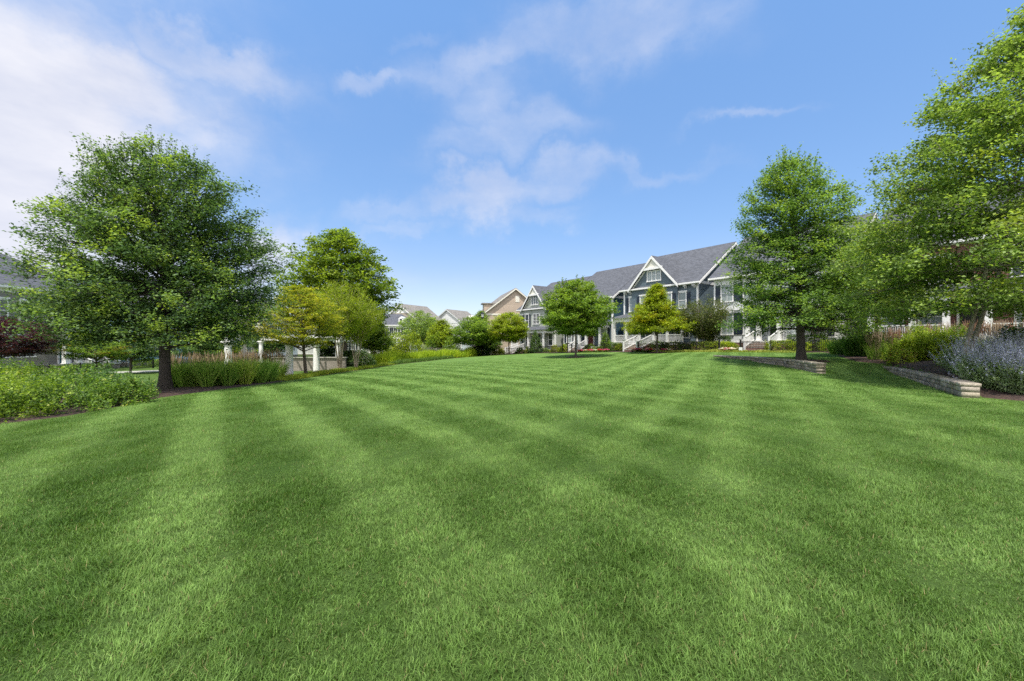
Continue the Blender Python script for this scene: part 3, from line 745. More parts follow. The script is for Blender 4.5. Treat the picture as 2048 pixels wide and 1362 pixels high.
def grass_tuft(name, label, x, y, r, L, n, pal, seed, wid=.012, plumes=0, plume_col=(.26, .17, .10), spreadang=.75, group=None, cat='ornamental grass', plume_h=1.25, droop=1.0, purple=None):
    g = np.random.default_rng(seed)
    z = h(x, y) - .03
    a = g.uniform(0, 2 * np.pi, n); rb_ = r * g.random(n) ** .5
    bx_, by_ = np.cos(a) * rb_, np.sin(a) * rb_
    th = a + g.normal(0, .5, n); tl = np.abs(g.normal(.25, .28, n)) * spreadang + .05
    ln = L * g.uniform(.6, 1.1, n)
    K = 5
    P = np.zeros((n, K, 3)); P[:, 0, 0] = bx_; P[:, 0, 1] = by_
    ang = tl.copy(); st = ln / (K - 1)
    for k in range(1, K):
        P[:, k] = P[:, k - 1] + np.stack([np.cos(th) * np.sin(ang) * st, np.sin(th) * np.sin(ang) * st, np.cos(ang) * st], 1)
        ang = np.minimum(ang + g.uniform(.05, .45, n) * droop, 2.6)
    wa = g.uniform(0, np.pi, n); W = np.stack([np.cos(wa), np.sin(wa), 0 * wa], 1)
    ws = np.array([.8, 1, .9, .6, .08]) * wid / 2
    A = P - W[:, None] * ws[None, :, None]; B = P + W[:, None] * ws[None, :, None]
    V = np.stack([A, B], 2).reshape(-1, 3)
    o = (np.arange(n) * K * 2)[:, None, None] + (np.arange(K - 1) * 2)[None, :, None] + np.array([0, 1, 3, 2])[None, None]
    Fc = o.reshape(-1, 4)
    pal = np.asarray(pal, float); ci = g.uniform(0, len(pal) - 1.001, n); i0 = ci.astype(int); fr = (ci - i0)[:, None]
    c = (pal[i0] * (1 - fr) + pal[i0 + 1] * fr) * g.uniform(.75, 1.25, n)[:, None]
    C = np.repeat(c, K * 2, 0)
    root = empty(name, (x, y, z)); tag(root, label, cat, group, kind='thing')
    link('blades', np_mesh('blades', V, Fc, 4, C), root, M['tall_blade'])
    if plumes:
        a = g.uniform(0, 2 * np.pi, plumes); tl = np.abs(g.normal(0, .16, plumes)) + .02; Lp = L * plume_h * g.uniform(.82, 1.08, plumes)
        b = np.stack([np.cos(a) * r * .6 * g.random(plumes), np.sin(a) * r * .6 * g.random(plumes), np.zeros(plumes)], 1)
        dr = np.stack([np.cos(a) * np.sin(tl), np.sin(a) * np.sin(tl), np.cos(tl)], 1)
        u = np.array([0, .68, .70, .82, .93, 1.0])
        PP = b[:, None] + dr[:, None] * (Lp[:, None] * u)[..., None]
        rad = np.tile(np.array([.003, .003, .009, .012, .008, .002]) * (wid / .012) ** .7, (plumes, 1))
        V, Fc = tubes(PP, rad, 4)
        cc = np.asarray(plume_col) * g.uniform(.7, 1.3, plumes)[:, None]
        C = np.repeat(cc, 6 * 4, 0)
        link('plume', np_mesh('plume', V, Fc, 4, C), root, M['flower'])
    return root

def sage_plant(name, label, x, y, r, L, n, seed, group=None):
    """upright silvery stems with lavender blue flower spikes"""
    g = np.random.default_rng(seed); z = h(x, y) - .03
    a = g.uniform(0, 2 * np.pi, n); tl = np.abs(g.normal(.30, .28, n)) + .03; ln = L * g.uniform(.72, 1.18, n)
    b = np.stack([np.cos(a) * r * .35 * g.random(n), np.sin(a) * r * .35 * g.random(n), 0 * a], 1)
    K = 6; P = np.zeros((n, K, 3)); P[:, 0] = b; ang = tl * 1.25
    for k in range(1, K):
        P[:, k] = P[:, k - 1] + np.stack([np.cos(a) * np.sin(ang), np.sin(a) * np.sin(ang), np.cos(ang)], 1) * (ln / (K - 1))[:, None]
        ang = ang * .86 + g.normal(0, .05, n)
    V0, F0 = tubes(P, np.tile(np.linspace(.005, .0018, K), (n, 1)), 3)
    root = empty(name, (x, y, z)); tag(root, label, 'flowering perennial', group)
    u = g.uniform(.08, 1.0, (n, 38)); j = u * (K - 1); j0 = np.minimum(j.astype(int), K - 2); fr = (j - j0)[..., None]
    rows = np.arange(n)[:, None]
    C = (P[rows, j0] * (1 - fr) + P[rows, j0 + 1] * fr)
    low = u < .64
    Cl = C[low]; Cf = C[~low]
    # side branchlets
    Cf = Cf + g.normal(0, 1, Cf.shape) * np.array([.014, .014, .02])
    V1, F1, c1 = leaves(Cl, 4, .055, .06, [(.17, .25, .11), (.25, .35, .16), (.34, .45, .23)], g, up=.1, aspect=.4)
    V2, F2, c2 = leaves(Cf, 3, .010, .024, [(.28, .29, .48), (.42, .43, .66), (.56, .58, .80)], g, up=.1, aspect=.6)
    link('foliage', np_mesh('foliage', V1, F1, 4, c1), root, M['leaf'])
    link('flower_spike', np_mesh('flower_spike', V2, F2, 4, c2), root, M['flower'])
    link('stem', np_mesh('stem', V0, F0, 4, np.tile((.40, .44, .38), (len(V0), 1))), root, M['flower'])
    return root
# ------------------------------------------------------------------ houses
class House:
    def __init__(s, label, org, yaw, w, dep, zf, ze, zr, wall, roof='roof', trim='white', found='brick', ov=.45, name='house', cat='house', group=None, frieze=True, hip=False, zb=-3, gable_top=None, ridge_f=.5, roof_side=.4):
        s.w, s.dep, s.zf, s.ze, s.zr = w, dep, zf, ze, zr; s.trim = M[trim]; s.roofm = M[roof]; s.wallm = M[wall]
        s.root = empty(name, (org[0], org[1], 0), yaw); tag(s.root, label, cat, group)
        yr = dep * ridge_f; s.yr = yr; s.slope = (zr - ze) / yr; slb = (zr - ze) / (dep - yr)
        m = MB()
        m.prism([(0, zf - .05), (dep, zf - .05), (dep, ze), (yr, zr - .02), (0, ze)] if not hip else [(0, zf - .05), (dep, zf - .05), (dep, ze), (0, ze)], 'x', 0, w)
        m.build('wall', s.wallm, s.root)
        m = MB(); m.box(-.03, w + .03, -.03, dep + .03, zb, zf - .052); m.build('foundation', M[found], s.root)
        # roof slabs
        th = .14; e = roof_side
        m = MB()
        if not hip:
            m.prism([(-ov, ze - ov * s.slope + .02), (yr, zr + .02), (yr, zr + .02 + th), (-ov, ze - ov * s.slope + .02 + th)], 'x', -e, w + e)
            m.prism([(yr + .001, zr + .02), (dep + ov, ze - ov * slb + .02), (dep + ov, ze - ov * slb + .02 + th), (yr + .001, zr + .02 + th)], 'x', -e, w + e)
        else:
            k = hip; z_ = ze + .02; x0, x1, y0, y1 = -ov, w + ov, -ov, dep + ov; zz = z_ - ov * s.slope * .0
            A, B, C_, D = (x0, y0, zz), (x1, y0, zz), (x1, y1, zz), (x0, y1, zz); E, G = (k, yr, zr), (w - k, yr, zr)
            m.poly([A, B, G, E]); m.poly([B, C_, G]); m.poly([C_, D, E, G]); m.poly([D, A, E]); m.poly([D, C_, B, A])
        m.build('roof', s.roofm, s.root)
        # trim: rakes, fascia, corner boards, frieze
        m = MB()
        if not hip:
            for xa, xb in ((-e - .05, -e - .002), (w + e + .002, w + e + .05)):
                m.prism([(-ov, ze - ov * s.slope - .22), (yr, zr - .22), (yr, zr + .06), (-ov, ze - ov * s.slope + .06)], 'x', xa, xb)
                m.prism([(yr + .001, zr - .22), (dep + ov, ze - ov * slb - .22), (dep + ov, ze - ov * slb + .06), (yr + .001, zr + .06)], 'x', xa, xb)
            # soffit under the rakes
            for xa, xb in ((-e, -.004), (w + .004, w + e)):
                m.prism([(-ov, ze - ov * s.slope - .10), (yr, zr - .10), (yr, zr + .012), (-ov, ze - ov * s.slope + .012)], 'x', xa, xb)
                m.prism([(yr + .001, zr - .10), (dep + ov, ze - ov * slb - .10), (dep + ov, ze - ov * slb + .012), (yr + .001, zr + .012)], 'x', xa, xb)
        ze2 = ze - ov * s.slope if not hip else ze
        m.box(-e, w + e, -ov - .10, -ov - .002, ze2 - .06, ze2 + .12)         # gutter
        m.box(-e + .01, w + e - .01, -ov, -.004, ze2 - .10, ze2 - .04)         # soffit
        cbw = .16
        for xa in (0, w):
            sx = -1 if xa == 0 else 1
            m.box(min(xa, xa + sx * .035), max(xa, xa + sx * .035), -.035, cbw, zf, ze - .05)
            m.box(xa - (cbw if sx > 0 else 0), xa + (cbw if sx < 0 else 0), -.035, -.001, zf, ze - .05)
            m.box(min(xa, xa + sx * .035), max(xa, xa + sx * .035), dep - cbw, dep + .03, zf, ze - .05)
        if frieze:
            m.box(0, w, -.045, -.001, ze - .42, ze - .06)
            for xa, sx in ((0, -1), (w, 1)):
                m.box(min(xa, xa + sx * .045), max(xa, xa + sx * .045), .0, dep, ze - .34, ze - .02)
        m.box(-.05, w + .05, -.06, dep + .05, zf - .16, zf - .049)
        m.build('trim', s.trim, s.root)
        s.fz = {}
    def face(s, f):
        w, dep = s.w, s.dep
        if f == 'front': return lambda u, o, z: (u, -o, z)
        if f == 'right': return lambda u, o, z: (w + o, u, z)
        if f == 'left': return lambda u, o, z: (-o, dep - u, z)
        if isinstance(f, tuple): # plane in front by offset
            return lambda u, o, z: (u, -o - f[1], z)
    def hex(s, m, T, u0, u1, o0, o1, z0, z1):
        m.hexa([T(u0, o0, z0), T(u1, o0, z0), T(u1, o1, z0), T(u0, o1, z0), T(u0, o0, z1), T(u1, o0, z1), T(u1, o1, z1), T(u0, o1, z1)])
    def window(s, f, uc, wd, z0, z1, cols=2, rows=2, shut=None, head=True, glass='glass', trim=None, fr=.11, lights=1, sash=True):
        T = s.face(f); tr = trim or s.trim
        m = MB(); a, b = uc - wd / 2, uc + wd / 2
        s.hex(m, T, a - fr, a, 0, .07, z0, z1); s.hex(m, T, b, b + fr, 0, .07, z0, z1)
        s.hex(m, T, a - fr, b + fr, 0, .073, z1, z1 + fr); s.hex(m, T, a - fr - .05, b + fr + .05, 0, .11, z0 - .10, z0)
        if head: s.hex(m, T, a - fr - .07, b + fr + .07, 0, .12, z1 + fr, z1 + fr + .13)
        mw = .028
        for L in range(lights):
            la = a + wd * L / lights; lb_ = a + wd * (L + 1) / lights
            if L: s.hex(m, T, la - .05, la + .05, .012, .068, z0, z1)
            for c in range(1, cols):
                u = la + (lb_ - la) * c / cols; s.hex(m, T, u - mw / 2, u + mw / 2, .012, .036, z0, z1)
        for r in range(1, rows):
            z = z0 + (z1 - z0) * r / rows; big = sash and rows % 2 == 0 and r == rows // 2
            s.hex(m, T, a, b, .012, .050 if big else .034, z - (.03 if big else mw / 2), z + (.03 if big else mw / 2))
        wn = m.build('window', tr, s.root)
        p = MB(); s.hex(p, T, a, b, .004, .014, z0, z1); p.build('pane', M[glass], wn)
        if shut:
            sw = wd * .5 if shut is True else shut
            for q0, q1 in ((a - fr - sw - .03, a - fr - .03), (b + fr + .03, b + fr + sw + .03)):
                k = MB(); s.hex(k, T, q0, q1, .003, .05, z0 - .03, z1 + .03)
                s.hex(k, T, q0 + .05, q1 - .05, .05, .06, z0 + .03, (z0 + z1) / 2 - .04); s.hex(k, T, q0 + .05, q1 - .05, .05, .06, (z0 + z1) / 2 + .04, z1 - .03)
                k.build('shutter', M['navy'], s.root)
        return wn
    def door(s, f, uc, wd, z0, hh, mat='reddoor', side=True):
        T = s.face(f); m = MB(); a, b = uc - wd / 2, uc + wd / 2
        s.hex(m, T, a - .13, a, 0, .09, z0, z0 + hh); s.hex(m, T, b, b + .13, 0, .09, z0, z0 + hh); s.hex(m, T, a - .18, b + .18, 0, .12, z0 + hh, z0 + hh + .2)
        d = m.build('door_frame', s.trim, s.root)
        m = MB(); s.hex(m, T, a, b, .01, .05, z0, z0 + hh)
        for i in range(3):
            for j in range(2):
                s.hex(m, T, a + .10 + j * (wd / 2 - .03), a + wd / 2 - .05 + j * (wd / 2 - .03), .05, .062, z0 + .15 + i * hh / 3.1, z0 + hh / 3.1 - .03 + i * hh / 3.1)
        dd = m.build('door', M[mat], s.root)
        m = MB(); s.hex(m, T, b - .12, b - .07, .05, .11, z0 + 1.0, z0 + 1.1); m.build('handle', M['cream'], dd)
    def cross_gable(s, uc, hw, zp, wall=None, fwd=.3, trimc=None, deco=True, win=None, eave=None, zlow=None, gover=.28):
        ze = s.ze if eave is None else eave; tr = M[trimc] if trimc else s.trim
        yi = (zp - s.ze) / s.slope; sl = (zp - ze) / hw
        m = MB()
        m.prism([(uc - hw, ze - .05), (uc + hw, ze - .05), (uc, zp - .10)], 'y', -fwd, yi * .9) if fwd < .05 else \
            m.prism([(uc - hw, s.zf if zlow is None else zlow), (uc + hw, s.zf if zlow is None else zlow), (uc + hw, ze - .02), (uc, zp - .10), (uc - hw, ze - .02)], 'y', -fwd, .5)
        m.build('gable_wall', wall or s.wallm, s.root)
        ov = gover; m = MB(); y0 = -fwd - .38
        for sx in (-1, 1):
            P = [(uc, zp - .05), (uc + sx * (hw + ov), ze - ov * sl - .05), (uc + sx * (hw + ov), ze - ov * sl + .10), (uc, zp + .10)]
            m.prism(P, 'y', y0, yi + .2)
        m.build('gable_roof', s.roofm, s.root)
        m = MB()
        for sx in (-1, 1):
            m.prism([(uc, zp - .30), (uc + sx * (hw + ov), ze - ov * sl - .30), (uc + sx * (hw + ov), ze - ov * sl + .05), (uc, zp + .05)], 'y', y0 - .05, y0 - .002)
            m.prism([(uc, zp - .52), (uc + sx * (hw - .02), ze - .38), (uc + sx * (hw - .02), ze - .12), (uc, zp - .2)], 'y', -fwd - .04, -fwd - .001)
        m.box(uc - hw, uc + hw, -fwd - .05, -fwd - .001, ze - .28, ze - .04)
        if deco:
            zt = zp - (zp - ze) * .42; hwt = hw * (zp - zt) / (zp - ze)
            m.prism([(uc - hwt - .12, zt - .16), (uc + hwt + .12, zt - .16), (uc + hwt, zt + .12), (uc - hwt, zt + .12)], 'y', y0 - .02, -fwd - .06)
        m.build('gable_trim', tr, s.root)
        if deco:
            m = MB(); m.prism([(uc - hwt * .92, zt + .121), (uc + hwt * .92, zt + .121), (uc, zp - .28)], 'y', y0 + .10, y0 + .16); m.build('gable_panel', M['cream'], s.root)
        if fwd >= .05: pass
        s.gf = ('f', fwd)
    def brackets(s, us):
        for u in us:
            for k in (-.09, .09):
                m = MB(); m.box(u + k - .035, u + k + .035, -.40, -.046, s.ze - .62, s.ze - .36); m.box(u + k - .03, u + k + .03, -.16, -.046, s.ze - .80, s.ze - .621)
                m.build('bracket', s.trim, s.root)
    def porch(s, u0, u1, dpt, zfl, zc, zt, cols, rails, stair=None, found='brick', mat='white', hipl=.6, roof=True, square=.24, round_=False, rail_h=.92):
        """dpt depth; zc underside of beam; zt top of porch roof at the wall"""
        tr = M[mat]
        m = MB(); m.box(u0, u1, -dpt, -.04, zfl - .14, zfl); m.build('porch_floor', M['concrete_d'], s.root)
        m = MB(); m.box(u0 + .08, u1 - .08, -dpt + .08, -.07, -3, zfl - .142); m.build('porch_base', M[found], s.root)
        m = MB(); m.box(u0 - .01, u1 + .01, -dpt - .02, -dpt - .001, zfl - .20, zfl + .01); m.build('porch_skirt', tr, s.root)
        m = MB(); m.box(u0, u1, -dpt + .02, -dpt + .30, zc, zc + .42)
        m.box(u0, u0 + .26, -dpt + .30, -.04, zc, zc + .42); m.box(u1 - .26, u1, -dpt + .30, -.04, zc, zc + .42)
        m.box(u0 - .28, u1 + .28, -dpt - .28, -.04, zc + .42, zc + .50); m.build('porch_beam', tr, s.root)
        if roof:
            m = MB(); z0 = zc + .505; A, B, C_, D = (u0 - .34, -dpt - .34, z0), (u1 + .34, -dpt - .34, z0), (u1 + .34, -.03, z0), (u0 - .34, -.03, z0)
            E, G = (u0 + hipl, -.03, zt), (u1 - hipl, -.03, zt)
            m.poly([A, B, G, E]); m.poly([B, C_, G]); m.poly([D, A, E]); m.poly([C_, D, E, G]); m.poly([D, C_, B, A]); m.build('porch_roof', s.roofm, s.root)
        for u in cols:
            m = MB(); y = -dpt + .17; q = square / 2
            if round_:
                m.cyl(u, y, zfl + .12, zc - .1, q, q * .85); m.box(u - q - .05, u + q + .05, y - q - .05, y + q + .05, zfl, zfl + .12); m.box(u - q - .04, u + q + .04, y - q - .04, y + q + .04, zc - .1, zc)
            else:
                m.box(u - q, u + q, y - q, y + q, zfl + .12, zc - .12); m.box(u - q - .05, u + q + .05, y - q - .05, y + q + .05, zfl, zfl + .12)
                m.box(u - q - .04, u + q + .04, y - q - .04, y + q + .04, zc - .12, zc)
            m.build('porch_column', tr, s.root)
        for a, b in rails:
            m = MB(); y = -dpt + .17
            m.box(a, b, y - .04, y + .04, zfl + rail_h - .07, zfl + rail_h); m.box(a, b, y - .03, y + .03, zfl + .08, zfl + .14)
            n = max(2, int((b - a) / .125))
            for i in range(1, n): u = a + (b - a) * i / n; m.box(u - .018, u + .018, y - .018, y + .018, zfl + .14, zfl + rail_h - .07)
            m.build('railing', tr, s.root)
        if stair:
            uc, sw, run, zg = stair; n = max(3, int((zfl - zg) / .17)); m = MB()
            for i in range(n):
                m.box(uc - sw / 2, uc + sw / 2, -dpt - run * (i + 1) / n, -dpt - run * i / n - .021 * (i == 0) , zg - .5, zfl - (zfl - zg) * (i + 1) / (n + 1))
            m.build('stairs', M[found] if found != 'brick' else M['brick'], s.root)
            m = MB()
            for i in range(n):
                zz = zfl - (zfl - zg) * (i + 1) / (n + 1)
                m.box(uc - sw / 2 - .02, uc + sw / 2 + .02, -dpt - run * (i + 1) / n - .03, -dpt - run * i / n - .024, zz + .001, zz + .04)
            m.build('stair_treads', M['concrete'], s.root)
            for sx in (-1, 1):
                u = uc + sx * (sw / 2 + .07); m = MB(); ya, yb = -dpt - .05, -dpt - run
                m.bar((u, ya, zfl + rail_h), (u, yb, zg + rail_h + .1), .07, .10); m.bar((u, ya, zfl + .12), (u, yb, zg + .22), .06, .09)
                m.box(u - .07, u + .07, yb - .14, yb, zg - .3, zg + rail_h + .2)
                k = int(run / .13)
                for i in range(1, k):
                    f = i / k; y = ya + (yb - ya) * f; zz = zfl + (zg - zfl + .1) * f
                    m.box(u - .016, u + .016, y - .016, y + .016, zz + .12, zz + rail_h)
                m.build('stair_railing', tr, s.root)

YAW = math.atan2(-.8146, .58)
def L(t_left, t): return t_left - t       # local u from row parameter

# --- slate blue house with the centred gable
hs = House('slate blue sided house with a steep centred gable and white porch, behind the flower beds', rowp(10.1), YAW, 10.1, 15.2, 1.30, 8.2, 13.25, 'sd_slate')
hs.cross_gable(4.6, 3.2, 11.65, fwd=.25)
gf = ('f', .25)
hs.window(gf, 4.7, 1.75, 8.75, 9.85, cols=2, rows=3, lights=3, head=False, glass='glass_b', sash=False)
for u in (1.35, 8.25): hs.window('front', u, .85, 5.25, 6.95, cols=1, rows=2, shut=.42, glass='glass_b')
for u in (3.2, 6.6): hs.window(gf, u, .85, 5.25, 6.95, cols=1, rows=2, shut=.42, glass='glass_b')
for u in (1.35, 3.0, 7.0, 8.6): hs.window('front' if u in (1.35, 8.6) else gf, u, .95, 1.9, 3.75, cols=2, rows=2, glass='glass')
hs.door(gf, 5.0, 1.0, 1.30, 2.2, 'darkdoor')
hs.brackets([.35, 1.15, 8.7, 9.75])
hs.porch(.1, 9.7, 2.3, 1.30, 3.85, 5.0, [.28, 2.1, 4.0, 6.0, 7.75, 9.5], [(.4, 2.0), (2.2, 3.9), (6.1, 7.65), (7.85, 9.4)], stair=(5.0, 1.7, 2.7, .35))
# --- teal blue house further along
h3 = House('blue grey house with red front door and brick porch, behind the lone lawn tree', rowp(21.5), YAW, 9.5, 15.2, .75, 7.6, 12.65, 'sd_slate', found='brick')
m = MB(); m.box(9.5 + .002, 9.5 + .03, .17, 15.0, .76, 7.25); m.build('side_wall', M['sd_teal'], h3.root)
for u in (1.4, 3.4, 6.2, 8.2): h3.window('front', u, .95, 4.7, 6.4, cols=2, rows=2, shut=.45, glass='glass')
for u in (1.2, 3.1, 8.0): h3.window('front', u, 1.0, 1.3, 3.1, cols=3, rows=4, shut=.45, glass='glass_b')
h3.door('front', 5.6, 1.05, .75, 2.25, 'reddoor')
h3.porch(3.9, 9.0, 1.9, .75, 3.3, 4.4, [4.1, 5.0, 6.3, 8.8], [], stair=(5.6, 1.6, 1.6, -.05))
# --- sage house
h2 = House('sage grey house with a narrow steep front gable and dark shutters, between two lawn trees', rowp(32.8), YAW, 9.3, 15.2, .2, 7.05, 12.15, 'sd_sage', trim='white')
h2.cross_gable(4.4, 3.05, 10.6, fwd=.25, win=True)
h2.window(gf, 4.5, 1.7, 7.5, 9.0, cols=2, rows=3, lights=3, head=False, sash=False)
h2.window('front', .95, .9, 3.9, 5.9, cols=1, rows=2, shut=.42); h2.window(gf, 2.4, .9, 3.9, 5.9, cols=1, rows=2, shut=.42)
h2.window(gf, 4.9, 1.5, 4.3, 5.9, cols=2, rows=3, lights=2, sash=False, head=False); h2.window('front', 8.2, .95, 3.9, 5.9, cols=1, rows=2, shut=.45)
for u in (1.0, 2.6, 5.6, 8.2): h2.window('front' if u in (1.0, 8.2) else gf, u, 1.0, .8, 2.6, cols=1, rows=2)
h2.door(gf, 4.1, 1.0, .2, 2.15, 'darkdoor')
h2.porch(.1, 8.9, 2.1, .2, 2.75, 3.9, [.3, 1.9, 4.9, 7.0, 8.7], [(.4, 1.8), (5.0, 6.9), (7.1, 8.6)], stair=(3.3, 1.6, 2.6, -.7))
# --- white house behind the right oak
h6 = House('off white sided house with dark shutters and brick steps, behind the right oak', rowp(-1.84), YAW, 11.0, 15.2, 1.5, 8.3, 13.5, 'sd_white', found='brick', trim='white')
for u in (1.35, 3.6, 8.2, 9.9): h6.window('front', u, 1.1, 5.6, 7.3, cols=2, rows=2, shut=.52, glass='glass_b')
for u in (1.35, 3.6): h6.window('front', u, 1.1, 2.2, 4.3, cols=2, rows=2, shut=.52, glass='glass_b')
for u in (9.0, 10.2): h6.window('front', u, .55, 1.9, 3.6, cols=1, rows=1, glass='glass', shut=.0)
h6.door('front', 6.0, 1.1, 1.5, 2.2, 'darkdoor')
m = MB(); m.box(0, 11.0, -.09, -.046, 4.62, 4.95); m.build('belt_board', M['white'], h6.root)
h6.porch(4.1, 8.4, 2.2, 1.5, 4.0, 5.2, [4.3, 5.3, 7.0, 8.2], [(7.1, 8.1)], stair=(6.0, 1.9, 1.8, .8), square=.34)
# --- dark brick house at far right
h7 = House('dark red brick house with white porch railings behind the big leafy tree at the right', rowp(-14.5), YAW, 14.0, 15.2, 1.75, 8.8, 13.6, 'dbrick', found='brick', trim='white')
h7.cross_gable(9.5, 3.2, 12.4, fwd=.25)
h7.window(gf, 9.5, 1.7, 9.2, 10.4, cols=2, rows=3, lights=3, head=False, sash=False)
for u in (1.6, 4.0, 8.0, 11.0): h7.window(gf if u in (8.0, 11.0) else 'front', u, 1.1, 5.8, 7.6, cols=2, rows=2, shut=.0, trim=M['white'])
for u in (1.5, 3.6, 8.2, 11.0): h7.window(gf if u in (8.2, 11.0) else 'front', u, 1.15, 2.3, 4.3, cols=2, rows=2, glass='glass_b', shut=.0)
h7.door('front', 5.6, 1.1, 1.75, 2.3, 'darkdoor')
h7.porch(.4, 13.4, 2.3, 1.75, 4.4, 5.6, [.7, 3.0, 4.7, 6.6, 9.2, 11.0, 13.1], [(.85, 2.85), (3.15, 4.55), (6.75, 9.05), (9.35, 10.85), (11.15, 12.95)], stair=(5.6, 1.7, 2.2, .9), square=.34)
# --- beige house with its plain gable end towards the lawn
ya = R(-90 + 13.5)
Dg = 78.0
ox, oy = px(962, Dg), Dg
lx = np.array([math.cos(ya), math.sin(ya)]); ly = np.array([-lx[1], lx[0]])
hw_ = 13.2; org = np.array([ox, oy]) - lx * hw_
org = org + ly * .45
h1 = House('beige sided house showing its broad plain gable end beyond the round tree', org, ya, hw_, 12.6, -.2, 6.75, 11.6, 'sd_beige', roof='roof_b', trim='cream', found='cmu', frieze=True)
vt = MB(); h1.hex(vt, h1.face('right'), 6.3, 7.1, .004, .05, 9.0, 10.2); vt.build('gable_vent', M['cream'], h1.root)
m = MB(); m.box(hw_ - 2.6, hw_ - .8, .3, 4.2, 7.0, 8.55); m.build('dormer', M['sd_beige'], h1.root)
m = MB(); m.box(hw_ - 2.8, hw_ - .6, -.05, 4.6, 8.56, 8.8); m.build('dormer_roof', M['roof_b'], h1.root)
for u, z in ((3.0, 1.0), (9.5, 1.0)): h1.window('right', u, 1.0, z, z + 1.6, cols=2, rows=2)
# --- far houses down the street
f1 = House('cream house with dark hipped roof, dormer and shuttered upper windows, far off beyond the shrubs', (px(700, 100), 103), R(-5), 14.4, 9.0, -1.4, 5.3, 8.4, 'sd_greige', roof='roof_d', trim='white', hip=4.0, found='cmu')
for i in range(6):
    f1.window('front', 2.0 + i * 2.15 if i < 5 else 13.1, .95, 3.0, 4.7, cols=2, rows=2, shut=.42)
for u in (2.5, 6.0, 12.9): f1.window('front', u, 1.0, -.6, 1.3, cols=2, rows=2, shut=.42)
f1.door('front', 10.2, 1.1, -1.4, 2.2, 'darkdoor')
m = MB(); m.prism([(8.7, 2.0), (11.7, 2.0), (10.2, 3.0)], 'y', -1.7, -.05); m.box(8.8, 9.0, -1.6, -1.4, -1.5, 2.0); m.box(11.4, 11.6, -1.6, -1.4, -1.5, 2.0); m.build('portico', M['white'], f1.root)
for xd in (4.5, 11.7):
    m = MB(); m.prism([(xd - .6, 5.7), (xd + .6, 5.7), (xd + .6, 7.1), (xd, 7.6), (xd - .6, 7.1)], 'y', .6, 3.5); d_ = m.build('dormer', M['white'], f1.root)
    m = MB(); m.box(xd - .3, xd + .3, .56, .598, 5.95, 7.0); m.build('pane', M['glass'], d_)
f2 = House('tall tan house with white gable peak and brown grey roof, behind the cream house', (-25.6, 114.5), R(62), 11.5, 15.0, -1.4, 6.6, 12.0, 'sd_tan', roof='roof_b', trim='white', found='cmu', frieze=False)
m = MB(); f2.hex(m, f2.face('left'), 7.5 - 3.4, 7.5 + 3.4, .004, .03, 9.45, 9.6); m.build('belt_board', M['white'], f2.root)
m = MB(); T_ = f2.face('left'); m.poly([T_(7.5 - 3.2, .012, 9.6), T_(7.5 + 3.2, .012, 9.6), T_(7.5, .012, 11.85)]); m.poly([T_(7.5 - 3.2, .002, 9.6), T_(7.5, .002, 11.85), T_(7.5 + 3.2, .002, 9.6)]); m.build('gable_panel', M['white'], f2.root)
for u in (8.3, 6.9): f2.window('left', u, .95, 4.9, 6.6, cols=2, rows=2)
f3 = House('white house with a plain gable and a small dormer, farthest row behind the green trees', (-15.5, 127.3), R(62), 11.0, 11.6, -1.4, 7.3, 11.35, 'sd_white', roof='roof_b', trim='greytrim', found='cmu', frieze=True)
m = MB(); m.prism([(7.6, 7.6), (9.4, 7.6), (9.4, 9.2), (8.5, 9.8), (7.6, 9.2)], 'y', .8, 4.5); d_ = m.build('dormer', M['white'], f3.root)
m = MB(); m.box(8.1, 8.9, .76, .798, 7.9, 9.0); m.build('pane', M['glass'], d_)
f4 = House('low brown grey roofed house, distant gap beside the beige gable house', (px(925, 150), 152), R(0), 14, 10, -1.4, 6.0, 9.6, 'sd_tan', roof='roof_b', found='cmu')
# --- left row
def lrow(y0): return (-45.0, y0)
YL = R(90)
a1 = House('taupe sided house with white trimmed windows and teal door behind the dark red maple', lrow(29), YL, 16.5, 13, -.75, 6.3, 11.0, 'sd_taupe', roof='roof', trim='white', found='cmu', hip=6.5)
for u in (2.0, 4.6, 7.0, 9.0, 11.7, 14.3): a1.window('front', u, 1.0, 3.3, 5.15, cols=2, rows=2)
for u in (2.0, 4.6, 7.2, 9.0, 14.6): a1.window('front', u, 1.15, .1, 1.9, cols=2, rows=2)
a1.door('front', 12.2, 1.0, -.75, 2.2, 'tealdoor')
a1.porch(10.2, 15.9, 2.2, -.75, 1.9, 3.0, [10.5, 11.6, 13.3, 15.6], [], stair=(12.4, 1.6, 1.2, -1.4), square=.4, found='cmu')
a2 = House('sky blue sided house with white corner boards, seen under the left oak', lrow(48), YL, 10.5, 13, -.9, 5.9, 10.6, 'sd_sky', roof='roof', trim='white', found='cmu')
a2.cross_gable(5.2, 2.8, 9.2, fwd=.25)
for u in (1.4, 3.6, 6.8, 9.1): a2.window('front' if u in (1.4, 9.1) else gf, u, 1.1, 3.0, 4.8, cols=2, rows=2)
for u in (1.6, 3.4, 8.2): a2.window('front' if u in (1.6, 8.2) else gf, u, 1.3, -.2, 1.6, cols=2, rows=2)
a2.door(gf, 6.0, 1.0, -.9, 2.2, 'darkdoor')
a3 = House('pale pink brick house with white windows beyond the pergola columns', lrow(60.5), YL, 11, 13, -1.0, 5.9, 10.4, 'pbrick', roof='roof', trim='cream', found='cmu')
for u in (1.5, 4.0, 7.0, 9.6): a3.window('front', u, 1.1, 2.9, 4.6, cols=2, rows=2); a3.window('front', u, 1.1, -.3, 1.6, cols=2, rows=2)
a4 = House('white house with dark shutters down the left row, glimpsed behind the golden tree', lrow(74), YL, 12, 13, -1.2, 5.7, 10.2, 'sd_white', roof='roof', trim='white', found='cmu')
